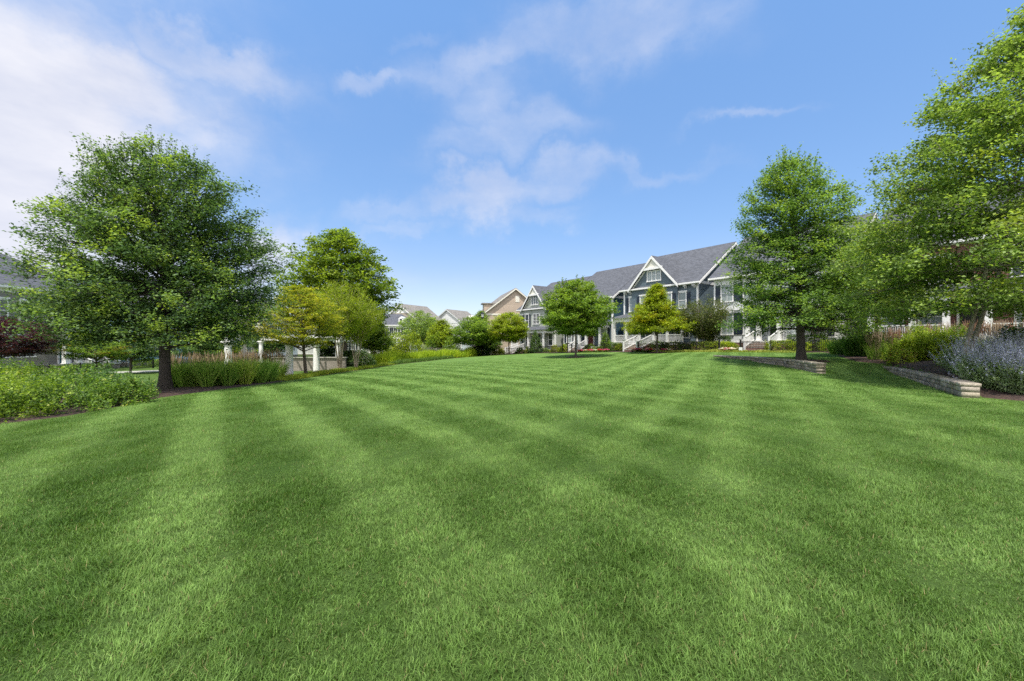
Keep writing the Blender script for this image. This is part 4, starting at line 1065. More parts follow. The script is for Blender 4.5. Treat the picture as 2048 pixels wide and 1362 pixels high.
for u in (1.5, 4.0, 7.0, 9.6): a4.window('front', u, 1.1, 2.7, 4.4, cols=2, rows=2, shut=.5); a4.window('front', u, 1.1, -.5, 1.4, cols=2, rows=2, shut=.5)
a5 = House('grey house with pale roof ending the left row, behind the tall green tree', (-42, 92), R(60), 13, 11, -1.4, 5.6, 10.0, 'sd_greige', roof='roof', trim='white', found='cmu')
for u in (1.8, 4.6, 7.6, 10.6): a5.window('front', u, 1.1, 2.7, 4.4, cols=2, rows=2, shut=.5); a5.window('front', u, 1.1, -.6, 1.3, cols=2, rows=2, shut=.5)
# ------------------------------------------------------------------ stone seat walls
def stone_wall(label, pts, top, seed, courses=2, ch=.15, cap=.10, th=.36):
    g = random.Random(seed); P = np.array(pts, float)
    d = np.concatenate([[0], np.cumsum(np.hypot(*np.diff(P, axis=0).T))]); Lt = d[-1]
    def at(s):
        x = np.interp(s, d, P[:, 0]); y = np.interp(s, d, P[:, 1]); e = .3
        x2 = np.interp(min(Lt, s + e), d, P[:, 0]) - np.interp(max(0, s - e), d, P[:, 0]); y2 = np.interp(min(Lt, s + e), d, P[:, 1]) - np.interp(max(0, s - e), d, P[:, 1])
        l = math.hypot(x2, y2); return np.array([x, y]), np.array([y2 / l, -x2 / l])     # inward normal to the right
    root = empty('stone_wall', (pts[0][0], pts[0][1], 0)); tag(root, label, 'garden wall', 'low curved stone seat walls')
    o = np.array([pts[0][0], pts[0][1]])
    def blocks(zs, gap, wmin, wmax, out, t0, t1, base_c):
        V, Fc, C = [], [], []
        for (za, zb) in zs:
            s = 0.0
            while s < Lt - .03:
                w = g.uniform(wmin, wmax); a, b = max(0, s) , min(Lt, s + w); s += w
                if b - a < .07: continue
                pa_, na = at(a); pb_, nb = at(b); ta = (pb_ - pa_); ta = ta / (np.hypot(*ta) + 1e-9)
                pa_ = pa_ + ta * gap; pb_ = pb_ - ta * gap
                j = g.uniform(-.014, .014); oo = out + j; jt = g.uniform(-.004, .004)
                bevel = .014
                c = np.array(base_c) * g.uniform(.62, 1.3) * np.array([1, g.uniform(.96, 1.02), g.uniform(.88, 1.05)])
                # front face with a chamfer ring
                def q(p, n_, off, z): r = p - o + n_ * off; return (r[0], r[1], z)
                A = [q(pa_, na, t0 - oo + bevel, za + gap), q(pb_, nb, t0 - oo + bevel, za + gap), q(pb_, nb, t1, za + gap), q(pa_, na, t1, za + gap)]
                Bt = [(x, y, zb + jt) for x, y, _ in A]
                f = [q(pa_ + ta * bevel, na, t0 - oo, za + gap + bevel), q(pb_ - ta * bevel, nb, t0 - oo, za + gap + bevel), q(pb_ - ta * bevel, nb, t0 - oo, zb - bevel), q(pa_ + ta * bevel, na, t0 - oo, zb - bevel)]
                k = len(V); V += A + Bt + f; C += [c] * 12
                for qd in ((3, 2, 1, 0), (4, 5, 6, 7), (1, 2, 6, 5), (2, 3, 7, 6), (3, 0, 4, 7), (8, 9, 10, 11), (0, 1, 9, 8), (1, 5, 10, 9), (5, 4, 11, 10), (4, 0, 8, 11)):
                    Fc.append([k + i for i in qd])
        return np.array(V), np.array(Fc), np.array(C)
    zc = top - cap
    zs = [(zc - (i + 1) * ch, zc - i * ch - .004) for i in range(courses + 2)]
    V, Fc, C = blocks(zs, .008, .17, .40, 0.0, 0.0, th, (.315, .285, .24))
    link('block_courses', np_mesh('block_courses', V, Fc, 4, C), root, M['stone'])
    V, Fc, C = blocks([(zc, top)], .005, .32, .5, .035, 0.0, th + .03, (.37, .34, .29))
    link('cap_stones', np_mesh('cap_stones', V, Fc, 4, C), root, M['stone'])
    # dark joint core
    m = MB()
    for i in range(24):
        a, b = Lt * i / 24 + (.03 if i == 0 else 0), Lt * (i + 1) / 24; pa_, na = at(a); pb_, nb = at(b)
        c = [pa_ + na * .03 - o, pb_ + nb * .03 - o, pb_ + nb * (th - .03) - o, pa_ + na * (th - .03) - o]
        z0_ = zc - (courses + 2) * ch + .02
        m.hexa([(*c[0], z0_), (*c[1], z0_), (*c[2], z0_), (*c[3], z0_), (*c[0], zc - .012), (*c[1], zc - .012), (*c[2], zc - .012), (*c[3], zc - .012)])
    m.build('joint_mortar', M['cmu_core'], root)
    return root
M['cmu_core'] = plain('dark_mortar', (.06, .055, .05), .9)
stone_wall('low curved stone wall ending at the big oak on the right side of the lawn', wall1, .55, 3)
stone_wall('low curved stone wall with thick end pier beside the lavender plants', wall2, .36, 5)

# ------------------------------------------------------------------ iron fences
def iron_fence(label, pts, hh=.95, post_gap=2.4, group='black iron fences'):
    root = empty('iron_fence', (pts[0][0], pts[0][1], 0)); tag(root, label, 'fence', group)
    P = np.array(pts, float); d = np.concatenate([[0], np.cumsum(np.hypot(*np.diff(P, axis=0).T))]); Lt = d[-1]
    n = max(1, round(Lt / post_gap)); ox, oy = pts[0]
    def at(s): x = float(np.interp(s, d, P[:, 0])); y = float(np.interp(s, d, P[:, 1])); return x - ox, y - oy, h(x, y)
    for i in range(n + 1):
        x, y, z = at(Lt * i / n); m = MB(); big = i in (0, n); q = .055 if big else .032
        m.box(x - q, x + q, y - q, y + q, z - .25, z + hh + (.14 if big else .06)); m.box(x - q - .015, x + q + .015, y - q - .015, y + q + .015, z + hh + (.14 if big else .06), z + hh + (.17 if big else .09))
        m.build('post', M['black'], root)
    m = MB()
    for i in range(n):
        a, b = at(Lt * i / n), at(Lt * (i + 1) / n)
        for zz in (.10, hh - .12, hh - .02): m.bar((a[0], a[1], a[2] + zz), (b[0], b[1], b[2] + zz), .03, .035)
        k = 20
        for j in range(1, k):
            x = a[0] + (b[0] - a[0]) * j / k; y = a[1] + (b[1] - a[1]) * j / k; z = a[2] + (b[2] - a[2]) * j / k
            m.box(x - .009, x + .009, y - .009, y + .009, z + .03, z + hh + .03)
    m.build('pickets', M['black'], root)
for (ta, tb, lb_) in ((-14.3, -6.9, 'black iron picket fence in front of the white house, behind the right oak'),
                      (-5.0, 4.0, 'black iron picket fence with hedge behind it at the slate blue house'),
                      (6.2, 14.6, 'black iron picket fence left of the porch steps of the slate blue house'),
                      (16.4, 22.8, 'black iron picket fence behind the lawn tree by the brick porch'),
                      (24.0, 29.6, 'black iron picket fence in front of the sage grey house')):
    iron_fence(lb_, [rowp(t, 5.0) for t in np.linspace(ta, tb, 5)])
iron_fence('black iron picket fence in front of the taupe house with the teal door', [(-39.5, 30), (-39, 36), (-38.5, 44)], group='black iron fences')
iron_fence('black iron fence with taller posts under the left oak, along the far path', [(-37.5, 46), (-31, 50), (-25, 55)], group='black iron fences')

# ------------------------------------------------------------------ pergola
pg = empty('pergola', (-16, 32, 0)); tag(pg, 'white columned pergola with open rafters behind the golden tree at the left', 'pergola')
def column(x, y, zt, r, zb=None):
    z = h(x, y) - .1 if zb is None else zb; m = MB(); x -= -16; y -= 32
    m.cyl(x, y, z, z + .18, r * 1.15, r * 1.15, 24); m.cyl(x, y, z + .18, zt - .30, r, r * .9, 24); m.cyl(x, y, zt - .34, zt - .30, r * 1.05, r * 1.05, 24)
    m.cyl(x, y, zt - .30, zt - .14, r * .9, r * 1.25, 24); m.box(x - r * 1.35, x + r * 1.35, y - r * 1.35, y + r * 1.35, zt - .138, zt)
    m.build('column', M['cream_col'], pg)
M['cream_col'] = plain('column_paint', (.80, .79, .76), .55, .06)
cols_ = [(px(456.5, 30), 30), (px(578.5, 27), 27), (px(632.7, 34), 34), (px(676.5, 38), 38), (px(522, 44), 44)]
for (x, y), r in zip(cols_, (.26, .245, .25, .26, .21)): column(x, y, 1.52, r)
m = MB()
def bm_(a, b, z, w=.16, hh=.24): m.bar((a[0] + 16, a[1] - 32, z), (b[0] + 16, b[1] - 32, z), w, hh)
bm_((px(448, 30), 30.0), (px(476, 31), 31.5), 1.64); bm_((px(610, 33.2), 33.2), (px(690, 39.5), 39.5), 1.64)
bm_((px(578.5, 27), 27), (px(632.7, 34), 34), 1.64)
bm_((px(522, 44), 44), (px(676, 46), 46), 1.64)
m.build('beam', M['cream_col'], pg)
m = MB()
for i in range(9):
    a = np.array([px(600 + i * 11, 32 + i * .9), 32 + i * .9]); b = a + np.array([-6.5, 6.0])
    m.bar((a[0] + 16, a[1] - 32, 1.86), (b[0] + 16, b[1] - 32, 1.86), .07, .18)
m.build('rafter', M['cream_col'], pg)
gw = empty('garden_wall', (px(545, 36), 36, 0)); tag(gw, 'grey brown block garden wall with flat cap between the pergola columns', 'garden wall')
m = MB(); x0 = px(546, 31) ; L_ = 9.0
m.box(0, 1.0, 0, .3, -2.1, .02); m.box(1.0, 6.4, .05, .25, -2.1, 0.0); 
m.build('block_courses', M['cmu'], gw)
m = MB(); m.box(-.06, 6.5, -.06, .36, .021, .09); m.build('cap', M['concrete'], gw)
gw.rotation_euler.z = 0.0

# street lamp at the corner of the beige house
Lx, Ly = px(965, 62), 62
lp = empty('street_lamp', (Lx, Ly, 0)); tag(lp, 'tall black street lamp with white lantern beside the beige gable house', 'street lamp')
m = MB(); zg = h(Lx, Ly); m.cyl(0, 0, zg - .2, zg + .6, .11, .08); m.cyl(0, 0, zg + .6, 5.0, .055, .045); m.cyl(0, 0, 5.0, 5.1, .14, .14); m.build('lamp_post', M['black'], lp)
m = MB(); m.cyl(0, 0, 5.1, 5.55, .17, .24, 6); m.build('lamp_glass', M['lampglass'], lp)
m = MB(); m.cyl(0, 0, 5.55, 5.6, .32, .32, 12); m.cyl(0, 0, 5.6, 5.85, .28, .03, 12); m.build('lamp_cap', M['black'], lp)
# little yard sign
sx_, sy_ = rowp(-7.2, 5.6)
ys = empty('yard_sign', (sx_, sy_, h(sx_, sy_)), YAW); tag(ys, 'tiny white yard sign on the ground before the brick steps', 'sign')
m = MB(); m.box(-.15, .15, -.01, .01, .12, .42); m.build('sign_panel', M['white'], ys)
m = MB(); m.box(-.012, .012, .012, .03, -.1, .38); m.build('stake', M['black'], ys)

# ------------------------------------------------------------------ trees
tree('oak_tree', 'broad dark green oak with a wide low skirt, biggest tree on the left', 'tree', px(336, 18), 18, pz(298, 18), pz(690, 18), 4.2, 'oak', n_limbs=165, per=25, size=.118, spread=.16,
     pal=PAL_OAK, trunk_r=.215, seed=11, flat=.75, young=.10, bark='bark_d', lowang=-8, highang=52, shift=(-.75, .2), wisps=150, sub=12, gapn=.30, dist=1.1)
tree('oak_tree', 'pyramid shaped bright green oak behind the stone wall on the right', 'tree', px(1604.5, 22), 22, pz(318, 22), pz(672, 22), 4.3, 'oakp', n_limbs=140, per=22, size=.125, spread=.17,
     pal=PAL_OAK2, trunk_r=.205, seed=12, flat=.7, young=.13, bark='bark_d', lowang=-10, highang=55, shift=(-.6, .2), wisps=110, sub=11, gapn=.42)
tree('birch_tree', 'tall loose leafed tree reaching out of frame at the right edge', 'tree', px(1925, 13.5), 13.5, pz(-40, 13.5), pz(652, 13.5), 4.2, 'egg', n_limbs=165, per=26, size=.105, spread=.17,
     pal=PAL_BIRCH, trunk_r=.075, seed=13, young=.10, bark='bark_l', lowang=4, highang=60, shift=(3.3, -.5), stems=2, flat=.65, wisps=60, up=.35, sub=14, asp=.62, droop=.25, tip=(.30, .36, .06))
tree('birch_tree', 'yellow green leafy tree filling the gap between the right oak and the edge tree', 'tree', px(1748, 25), 25, pz(470, 25), pz(640, 25), 2.9, 'round', n_limbs=90, per=22, size=.13, spread=.2,
     pal=PAL_BIRCH, trunk_r=.11, seed=14, young=.15, lowang=0, highang=50, stems=3, wisps=20, up=.4, sub=9, tip=(.32, .36, .04))
tree('plane_tree', 'tall bright green tree with open crown rising behind the golden tree', 'tree', px(692, 42), 42, pz(462, 42), pz(668, 42), 5.3, 'round', n_limbs=130, per=17, size=.24, spread=.30,
     pal=PAL_PLANE, trunk_r=.2, seed=15, young=.12, lowang=5, highang=58, shift=(-.8, 0), sub=8, gapn=.4, tip=(.24, .32, .025), asp=.75)
tree('maple_tree', 'golden yellow spreading tree in front of the white pergola columns', 'tree', px(624, 27.6), 26.8, pz(572, 27), pz(694, 27), 2.55, 'spread', n_limbs=74, per=18, size=.10, spread=.13,
     pal=PAL_YEL, trunk_r=.11, seed=16, young=.14, lowang=12, highang=50, shift=(-.5, 0), stems=1, sub=9, flat=.3, up=.9, tip=(.58, .50, .045))
tree('crape_myrtle', 'lime green upright tree with several tan stems beside the golden tree', 'tree', px(680, 32), 32, pz(566, 32), pz(676, 32), 2.0, 'vase', n_limbs=64, per=20, size=.09, spread=.13,
     pal=PAL_LIME, trunk_r=.07, seed=17, young=.15, bark='bark_t', lowang=25, highang=75, stems=5, sub=9, up=.1, flat=1.4, tip=(.30, .36, .02), wisps=20, group='crape myrtles by the pergola')
tree('crape_myrtle', 'lime green tree with thin tan stems next to the white flowering shrub', 'tree', px(712, 35), 35, pz(600, 35), pz(684, 35), 2.0, 'vase', n_limbs=55, per=18, size=.09, spread=.14,
     pal=PAL_LIME, trunk_r=.05, seed=18, young=.08, bark='bark_t', lowang=25, highang=70, stems=5, sub=9, up=.1, flat=1.3, tip=(.28, .32, .02), group='crape myrtles by the pergola')
tree('red_maple', 'dark purple leafed maple at the left edge of the picture', 'tree', px(-18, 21), 21, pz(634, 21), pz(712, 21), 2.9, 'spread', n_limbs=60, per=18, size=.10, spread=.14, pal=PAL_RED,
     trunk_r=.08, seed=19, young=.05, bark='bark_d', lowang=5, highang=30, sub=9, flat=.25, up=1.0, tip=(.14, .03, .04))
tree('small_maple', 'small green and orange tipped maple between the left bushes and the houses', 'tree', px(193, 24), 24, pz(678, 24), pz(718, 24), 1.7, 'spread', n_limbs=36, per=16, size=.09, spread=.12, pal=PAL_MID,
     trunk_r=.08, seed=20, young=.15, lowang=5, highang=35, sub=8, flat=.3, up=.9, tip=(.30, .20, .03))
tree('garden_tree', 'deep green tree behind the trunk of the left oak', 'tree', px(400, 40), 40, pz(664, 40), pz(716, 40), 2.2, 'round', n_limbs=36, per=14, size=.17, spread=.2, pal=PAL_OAK, trunk_r=.09, seed=21, lowang=5, sub=7, group='small trees along the left fence')
tree('garden_tree', 'lime green tree right of the first pergola column, in front of the brick house', 'tree', px(437, 46), 46, pz(664, 46), pz(718, 46), 2.2, 'round', n_limbs=36, per=14, size=.18, spread=.22, pal=PAL_LIME, trunk_r=.09, seed=22, lowang=5, sub=7, group='small trees along the left fence')
tree('garden_tree', 'dark green tree left of the left oak trunk before the sky blue house', 'tree', px(262, 36), 36, pz(664, 36), pz(722, 36), 2.0, 'round', n_limbs=34, per=14, size=.16, spread=.2, pal=PAL_OAK, trunk_r=.09, seed=23, lowang=5, sub=7, group='small trees along the left fence')
tree('garden_tree', 'dark green tree seen between the far pergola column and the golden tree', 'tree', px(545, 50), 50, pz(660, 50), pz(704, 50), 2.6, 'round', n_limbs=36, per=14, size=.2, spread=.24, pal=PAL_OAK, trunk_r=.1, seed=24, lowang=5, sub=7, group='small trees along the left fence')
tree('garden_tree', 'dark green tree behind the third and fourth pergola columns', 'tree', px(662, 48), 48, pz(640, 48), pz(712, 48), 2.4, 'round', n_limbs=40, per=15, size=.19, spread=.24, pal=PAL_DARK, trunk_r=.1, seed=25, lowang=5, sub=7, group='small trees along the left fence')
# lawn trees by the houses
tree('lawn_tree', 'mid green rounded tree standing alone in a mulch ring on the lawn', 'tree', px(1151.5, 40), 40, pz(562, 40), pz(672, 40), 3.55, 'round', n_limbs=115, per=17, size=.19, spread=.20,
     pal=PAL_MID, trunk_r=.10, seed=31, young=.13, lowang=-6, highang=55, sub=8, gapn=.38, wisps=26, tip=(.24, .32, .05))
tree('lawn_tree', 'yellow green pointed tree in front of the slate blue house steps', 'tree', px(1313.8, 42), 42, pz(569, 42), pz(669, 42), 3.1, 'cone', n_limbs=120, per=17, size=.17, spread=.20,
     pal=PAL_LIME, trunk_r=.09, seed=32, young=.16, lowang=0, highang=60, sub=8, gapn=.36, tip=(.36, .33, .02))
tree('lawn_tree', 'thin trunked tree half hidden behind the lone lawn tree', 'tree', px(1135, 52), 52, pz(600, 52), pz(670, 52), 2.3, 'round', n_limbs=40, per=13, size=.2, spread=.24, pal=PAL_MID, trunk_r=.08, seed=33, sub=6)
tree('lawn_tree', 'round yellow topped tree in front of the beige gable house', 'tree', px(1018, 60), 60, pz(625, 60), pz(683, 60), 2.75, 'round', n_limbs=75, per=13, size=.2, spread=.22,
     pal=PAL_LIME, trunk_r=.10, seed=34, young=.12, lowang=5, highang=60, sub=8, gapn=.2, tip=(.34, .34, .02))
tree('crape_myrtle', 'brownish green vase shaped tree between the slate blue and white houses', 'tree', px(1400, 42), 41.0, pz(602, 42), pz(680, 42), 2.25, 'vase', n_limbs=70, per=15, size=.13, spread=.19,
     pal=PAL_DULL, trunk_r=.05, seed=35, young=.05, bark='bark_t', lowang=25, highang=70, stems=5, sub=8, up=.2, flat=1.0, tip=(.25, .14, .06))
tree('crape_myrtle', 'multi stemmed small tree by the porch pillar behind the right oak trunk', 'tree', px(1634, 34.5), 34.5, pz(600, 34.5), pz(662, 34.5), 1.8, 'vase', n_limbs=36, per=13, size=.13, spread=.2,
     pal=PAL_OAK2, trunk_r=.05, seed=36, bark='bark_t', lowang=25, highang=70, stems=4, sub=7, up=.2)
# far trees in the middle
FT = [('pale green airy tree before the tan house', 838, 66, 622, 690, 3.4, 'round', PAL_BIRCH, 41), ('light green feathery tree in the middle of the far planting', 884, 62, 640, 696, 2.5, 'egg', PAL_LIME, 42),
      ('small pale green tree squeezed between two larger ones', 862, 72, 636, 690, 2.4, 'egg', PAL_BIRCH, 47),
      ('dark yellow green wide tree left of the beige gable house', 945, 60, 634, 690, 2.9, 'round', PAL_MID, 43), ('tall dull green tree behind the others beside the street lamp', 962, 74, 622, 690, 2.4, 'egg', PAL_MID, 44),
      ('low dark green tree left of the round yellow topped one', 972, 64, 662, 700, 2.1, 'round', PAL_OAK2, 45), ('green tree under the tall open crown, beside the cream house', 748, 50, 640, 700, 2.0, 'egg', PAL_PLANE, 46)]
for lb_, x, D, yt, yb, rc, kd, pl, sd in FT:
    tree('far_tree', lb_, 'tree', px(x, D), D, pz(yt, D), pz(yb, D), rc, kd, n_limbs=56, per=13, size=.22, spread=.26, pal=pl, trunk_r=.09, seed=sd, young=.1, lowang=0, highang=60, sub=7, gapn=.25, group='trees at the far end of the lawn')

# ------------------------------------------------------------------ shrubs
SH = 'shrubs before the houses'
def fs(name, label, x, D, ybot, ytop, wpx, pal, seed, shape='dome', cat='shrub', depth=None, **kw):
    """shrub given by photo column, depth and rows"""
    X = px(x, D); z = h(X, D); hh = max(.25, pz(ytop, D) - z); rx = wpx / 2 / F * D
    return shrub(name, label, cat, X, D, rx, depth or rx, hh, pal=pal, seed=seed, shape=shape, **kw)
# left bushes
BP = [(.055, .11, .022), (.10, .19, .032), (.16, .27, .042), (.24, .36, .06)]
BL = [(-11.9, 8.9, 1.15, .98, 'leftmost bush at the lawn edge with dark gaps near the ground'), (-13.6, 10.4, 1.3, 1.15, 'leafy bush behind the leftmost ones, under the purple maple'),
      (-12.2, 10.9, 1.2, 1.10, 'pale flowered bush, second along the left lawn edge'), (-13.2, 12.9, 1.4, 1.35, 'tallest blue green bush in the middle of the left row'),
      (-15.2, 12.0, 1.4, 1.20, 'yellow green bush at the back of the left row'), (-13.7, 14.2, 1.0, .95, 'blue green bush nearest the left oak trunk'), (-11.6, 12.2, .75, .70, 'low pale tipped bush spilling to the grass'),
      (-15.6, 15.0, 1.1, .95, 'bush behind the blue green one, left of the oak trunk'), (-16.6, 13.6, 1.3, 1.15, 'bushy clump at the back beneath the small maple'), (-12.6, 7.2, 1.2, 1.0, 'bush cut by the left picture edge')]
for i, (x, y, r, hh, lb_) in enumerate(BL):
    blue = i in (3, 5, 7); pl = [(.045, .10, .036), (.08, .16, .052), (.13, .24, .07), (.20, .32, .095)] if blue else ([(.09, .15, .02), (.15, .24, .026), (.22, .33, .036), (.31, .42, .055)] if i in (0, 1, 4) else BP)
    shrub('leafy_bush', lb_, 'bush', x, y, r, r * .95, hh * .90, per=20, dens=48, size=.064, spread=.08, pal=pl, seed=60 + i, group='bushes along the left lawn edge', shoots=110, tip=(.55, .56, .18), young=.025, lump=.26, up=.35, asp=.62)
# ornamental grasses beneath the oak
GP = [(.11, .21, .035), (.18, .32, .05), (.28, .44, .075), (.40, .50, .12)]; GY = [(.20, .32, .04), (.34, .46, .06), (.48, .56, .09), (.55, .54, .18)]
ORD = ['first', 'second', 'third', 'fourth', 'fifth', 'sixth', 'seventh', 'eighth', 'ninth', 'tenth', 'eleventh', 'twelfth']
OG = [(352, 19.5), (372, 18.8), (394, 19.0), (414, 18.6), (436, 19.6), (455, 19.2), (474, 20.4), (492, 20.0), (508, 21.2), (522, 20.9), (540, 22.0), (384, 21.2), (426, 21.6), (466, 22.6), (503, 23.0), (533, 23.6)]
for k, (x, D) in enumerate(OG, 1):
    yl = x in (474, 492); back = k > 11; o_ = ORD[k - 12] if back else ORD[k - 1]
    lb_ = ('yellowing' if yl else ['fine green', 'arching green', 'thick green', 'loose green'][k % 4]) + ' grass clump, ' + o_ + ' from the oak trunk in the ' + ('back' if back else 'front') + ' row'
    grass_tuft('ornamental_grass', lb_, px(x, D), D, .20, 1.18 + .38 * ((k * 37) % 10) / 10, 230, GY if yl else GP, 100 + k, wid=.026, group='ornamental grasses beneath the left oak', droop=.42, spreadang=.68)
for i, (x, D) in enumerate([(470, 26), (490, 25.5), (512, 26.5), (535, 27), (440, 27), (556, 26), (420, 28), (350, 27), (385, 28)]):
    grass_tuft('reed_grass', 'tan plumed grass clump ' + ['in front of the first white column', 'just right of the first white column', 'before the slim far column', 'between the slim far column and block wall', 'left of the first white column', 'touching the end of the block wall', 'second left of the first white column', 'nearest the oak trunk', 'second from the oak trunk'][i], px(x, D), D, .35, 1.15, 380, GP, 140 + i, wid=.016, plumes=50, plume_col=(.42, .31, .20), spreadang=.5, droop=.5, plume_h=1.6, group='plumed grasses between the pergola columns')
# low green fringe and ground covers (nobody could count these)
def cover(name, label, pts, w, n, L, pal, seed, wid=.02, cat='ground cover', ub=0.0):
    g = np.random.default_rng(seed); P = np.array(pts, float); d = np.concatenate([[0], np.cumsum(np.hypot(*np.diff(P, axis=0).T))])
    s = g.uniform(0, d[-1], n); o = g.uniform(-.5, .5, n) * w
    x = np.interp(s, d, P[:, 0]) + o; y = np.interp(s, d, P[:, 1]) + g.uniform(-.5, .5, n) * w * .6
    z = H(x, y); lmp = make_noise(seed, 2.6)(x, y); ln = L * g.uniform(.6, 1.15, n) * (1 + .14 * lmp)
    th = g.uniform(0, 2 * np.pi, n); tl = np.abs(g.normal(.15, .33, n)); 
    b = np.stack([x, y, z - .02], 1)
    def seg(b, f, t): return b + np.stack([np.cos(th) * np.sin(t) * ln * f, np.sin(th) * np.sin(t) * ln * f, np.cos(t) * ln * f], 1)
    mid = seg(b, .55, tl); tip = seg(mid, .45, np.minimum(tl * 2.2 + .1, 2.2)); wa = g.uniform(0, np.pi, n); W = np.stack([np.cos(wa) * wid / 2, np.sin(wa) * wid / 2, 0 * wa], 1)
    V = np.stack([b - W, b + W, mid + W, mid - W, tip], 1).reshape(-1, 3); o = np.arange(n)[:, None] * 5
    Fc = np.concatenate([o + [0, 1, 2], o + [0, 2, 3], o + [3, 2, 4]]); pal = np.asarray(pal); i = g.uniform(0, len(pal) - 1.001, n); i = np.clip(i + lmp * .4, 0, len(pal) - 1.001); i0 = i.astype(int); fr = (i - i0)[:, None]
    C = (pal[i0] * (1 - fr) + pal[i0 + 1] * fr) * g.uniform(.8, 1.2, n)[:, None]
    tag(link(name, np_mesh(name, V, Fc, 3, np.repeat(C, 5, 0)), None, M['blade']), label, cat, kind='stuff')
def epts(y0, y1, off, n=12): return [(float(left_edge(y)) - off, y) for y in np.linspace(y0, y1, n)]
cover('grass_fringe', 'low bright green fringe grass between the columns and the lawn', epts(22.5, 40, 1.0), 1.5, 26000, .28, [(.12, .20, .018), (.20, .29, .024), (.30, .38, .03), (.36, .38, .05)], 200, .018)
cover('daylily_bed', 'tall yellow green leaves massed along the far left lawn edge', [(-13.3, 42), (-12.4, 46), (-11.0, 50), (-9.0, 55), (-6.9, 60), (-5.6, 63)], 2.6, 42000, 1.15, [(.15, .25, .014), (.27, .40, .018), (.40, .52, .026), (.50, .58, .045)], 201, .035)
cover('grass_fringe', 'greyer green low leaves in front of the tall yellow green bed', epts(40, 54, .7), .9, 9000, .45, [(.07, .14, .03), (.12, .21, .04), (.18, .28, .06)], 202, .03)
cover('ground_cover', 'chartreuse low plants along the fence at the slate blue and white houses', [rowp(t, 5.55) for t in np.linspace(-11.5, 1.5, 12)], .6, 15000, .22, [(.22, .28, .04), (.34, .40, .07), (.48, .50, .13)], 203, .03)
# white flowering shrub + neighbours at the far left edge
fs('hydrangea', 'white flowering shrub beside the tan stemmed trees', 728, 37, 735, 700, 40, PAL_OAK2, 210, per=18, dens=40, size=.12, spread=.1, tip=(.75, .74, .60), young=.28)
fs('dark_shrub', 'very dark shrub behind the tan stems right of the column', 700, 41, 738, 696, 60, PAL_DARK, 211, per=16, dens=30, size=.13, spread=.12)
fs('dark_shrub', 'dark shrub filling the gap between the third and fourth columns', 655, 42, 742, 694, 34, PAL_DARK, 212, per=16, dens=30, size=.13, spread=.12)
for i, (x, D, yt, w, pl, lb_) in enumerate([(790, 56, 674, 52, PAL_LIME, 'yellow green round shrub in front of the cream house'), (822, 57, 673, 48, PAL_LIME, 'yellow green shrub beside the pale airy tree'), (760, 52, 684, 40, PAL_LIME, 'low lime shrub at the left end of the far planting'),
      (905, 58, 684, 40, PAL_MID, 'green shrub under the feathery tree'), (960, 62, 680, 50, PAL_DARK, 'dark low shrub at the end of the yellow green bed'), (985, 66, 686, 36, PAL_DARK, 'dark shrub between the two right hand far trees'),
      (998, 64, 698, 26, [(.2, .24, .02), (.3, .34, .03), (.42, .45, .05)], 'bright yellow low shrub below the round yellow topped tree'), (870, 60, 684, 44, PAL_MID, 'green shrub between the far trees')]):
    fs('far_shrub', lb_, x, D, 0, yt, w, pl, 220 + i, per=14, dens=14, size=.17, spread=.16, group='shrubs at the far end of the lawn', lump=.2)
# shrubs in front of the right houses
fs('conical_evergreen', 'dark green conical evergreen before the sage grey porch', 1071, 61, 707, 661, 34, PAL_OAK, 240, 'cone', dens=26, size=.14, spread=.12, per=14, group=SH)
fs('conical_evergreen', 'bright green conical evergreen at the right end of the brick porch', 1211, 52, 700, 661, 28, PAL_MID, 241, 'cone', dens=30, size=.12, spread=.10, per=14, group=SH)
for i, (x, D, yt, w, sh_, pl, lb_) in enumerate([
    (1212, 53, 688, 9, 'box', PAL_BOX, 'small clipped box shrub below the conical evergreen'), (1232, 51, 687, 13, 'box', PAL_BOX, 'clipped green box shrub left of the porch stairs'),
    (1243, 50, 686, 10, 'box', [(.05, .07, .01), (.1, .12, .015), (.18, .17, .02)], 'clipped orange tinged shrub left of the porch stairs'), (1251, 49, 679, 8, 'box', PAL_OAK, 'tall dark clipped shrub against the porch stairs'),
    (1287, 47.5, 678, 13, 'ball', PAL_OAK, 'round dark potted ball shrub right of the porch stairs'), (1301, 47, 688, 14, 'box', [(.06, .07, .01), (.11, .11, .015), (.19, .15, .02)], 'reddish green clipped shrub behind the yellow green tree trunk'),
    (1333, 46, 688, 12, 'box', PAL_BOX, 'clipped shrub right of the yellow green tree trunk'), (1321, 46.5, 688, 9, 'box', PAL_BOX, 'little clipped shrub under the porch railing'), (1371, 44, 696, 14, 'box', PAL_DARK, 'dark low shrub under the porch corner'),
    (1467, 38, 687, 21, 'ball', PAL_LIME, 'bright green ball shrub right of the clipped hedge'), (1130, 58, 688, 22, 'dome', PAL_LIME, 'yellow green shrub behind the lone lawn tree'), (1110, 60, 690, 22, 'dome', PAL_YEL, 'golden shrub beside the sage grey house corner'),
    (1180, 54, 688, 22, 'dome', PAL_MID, 'green shrub before the red front door'), (1196, 53, 691, 20, 'dome', PAL_MID, 'green shrub right of the red front door'), (1040, 63, 694, 20, 'dome', PAL_MID, 'low green shrub by the stair foot of the sage house'), (1092, 61, 696, 20, 'dome', PAL_MID, 'low green shrub right of the conical evergreen')]):
    fs('shrub', lb_, x, D, 0, yt, w, pl, 250 + i, sh_, per=14, dens=45, size=.09, spread=.06, group=SH, lump=.06)
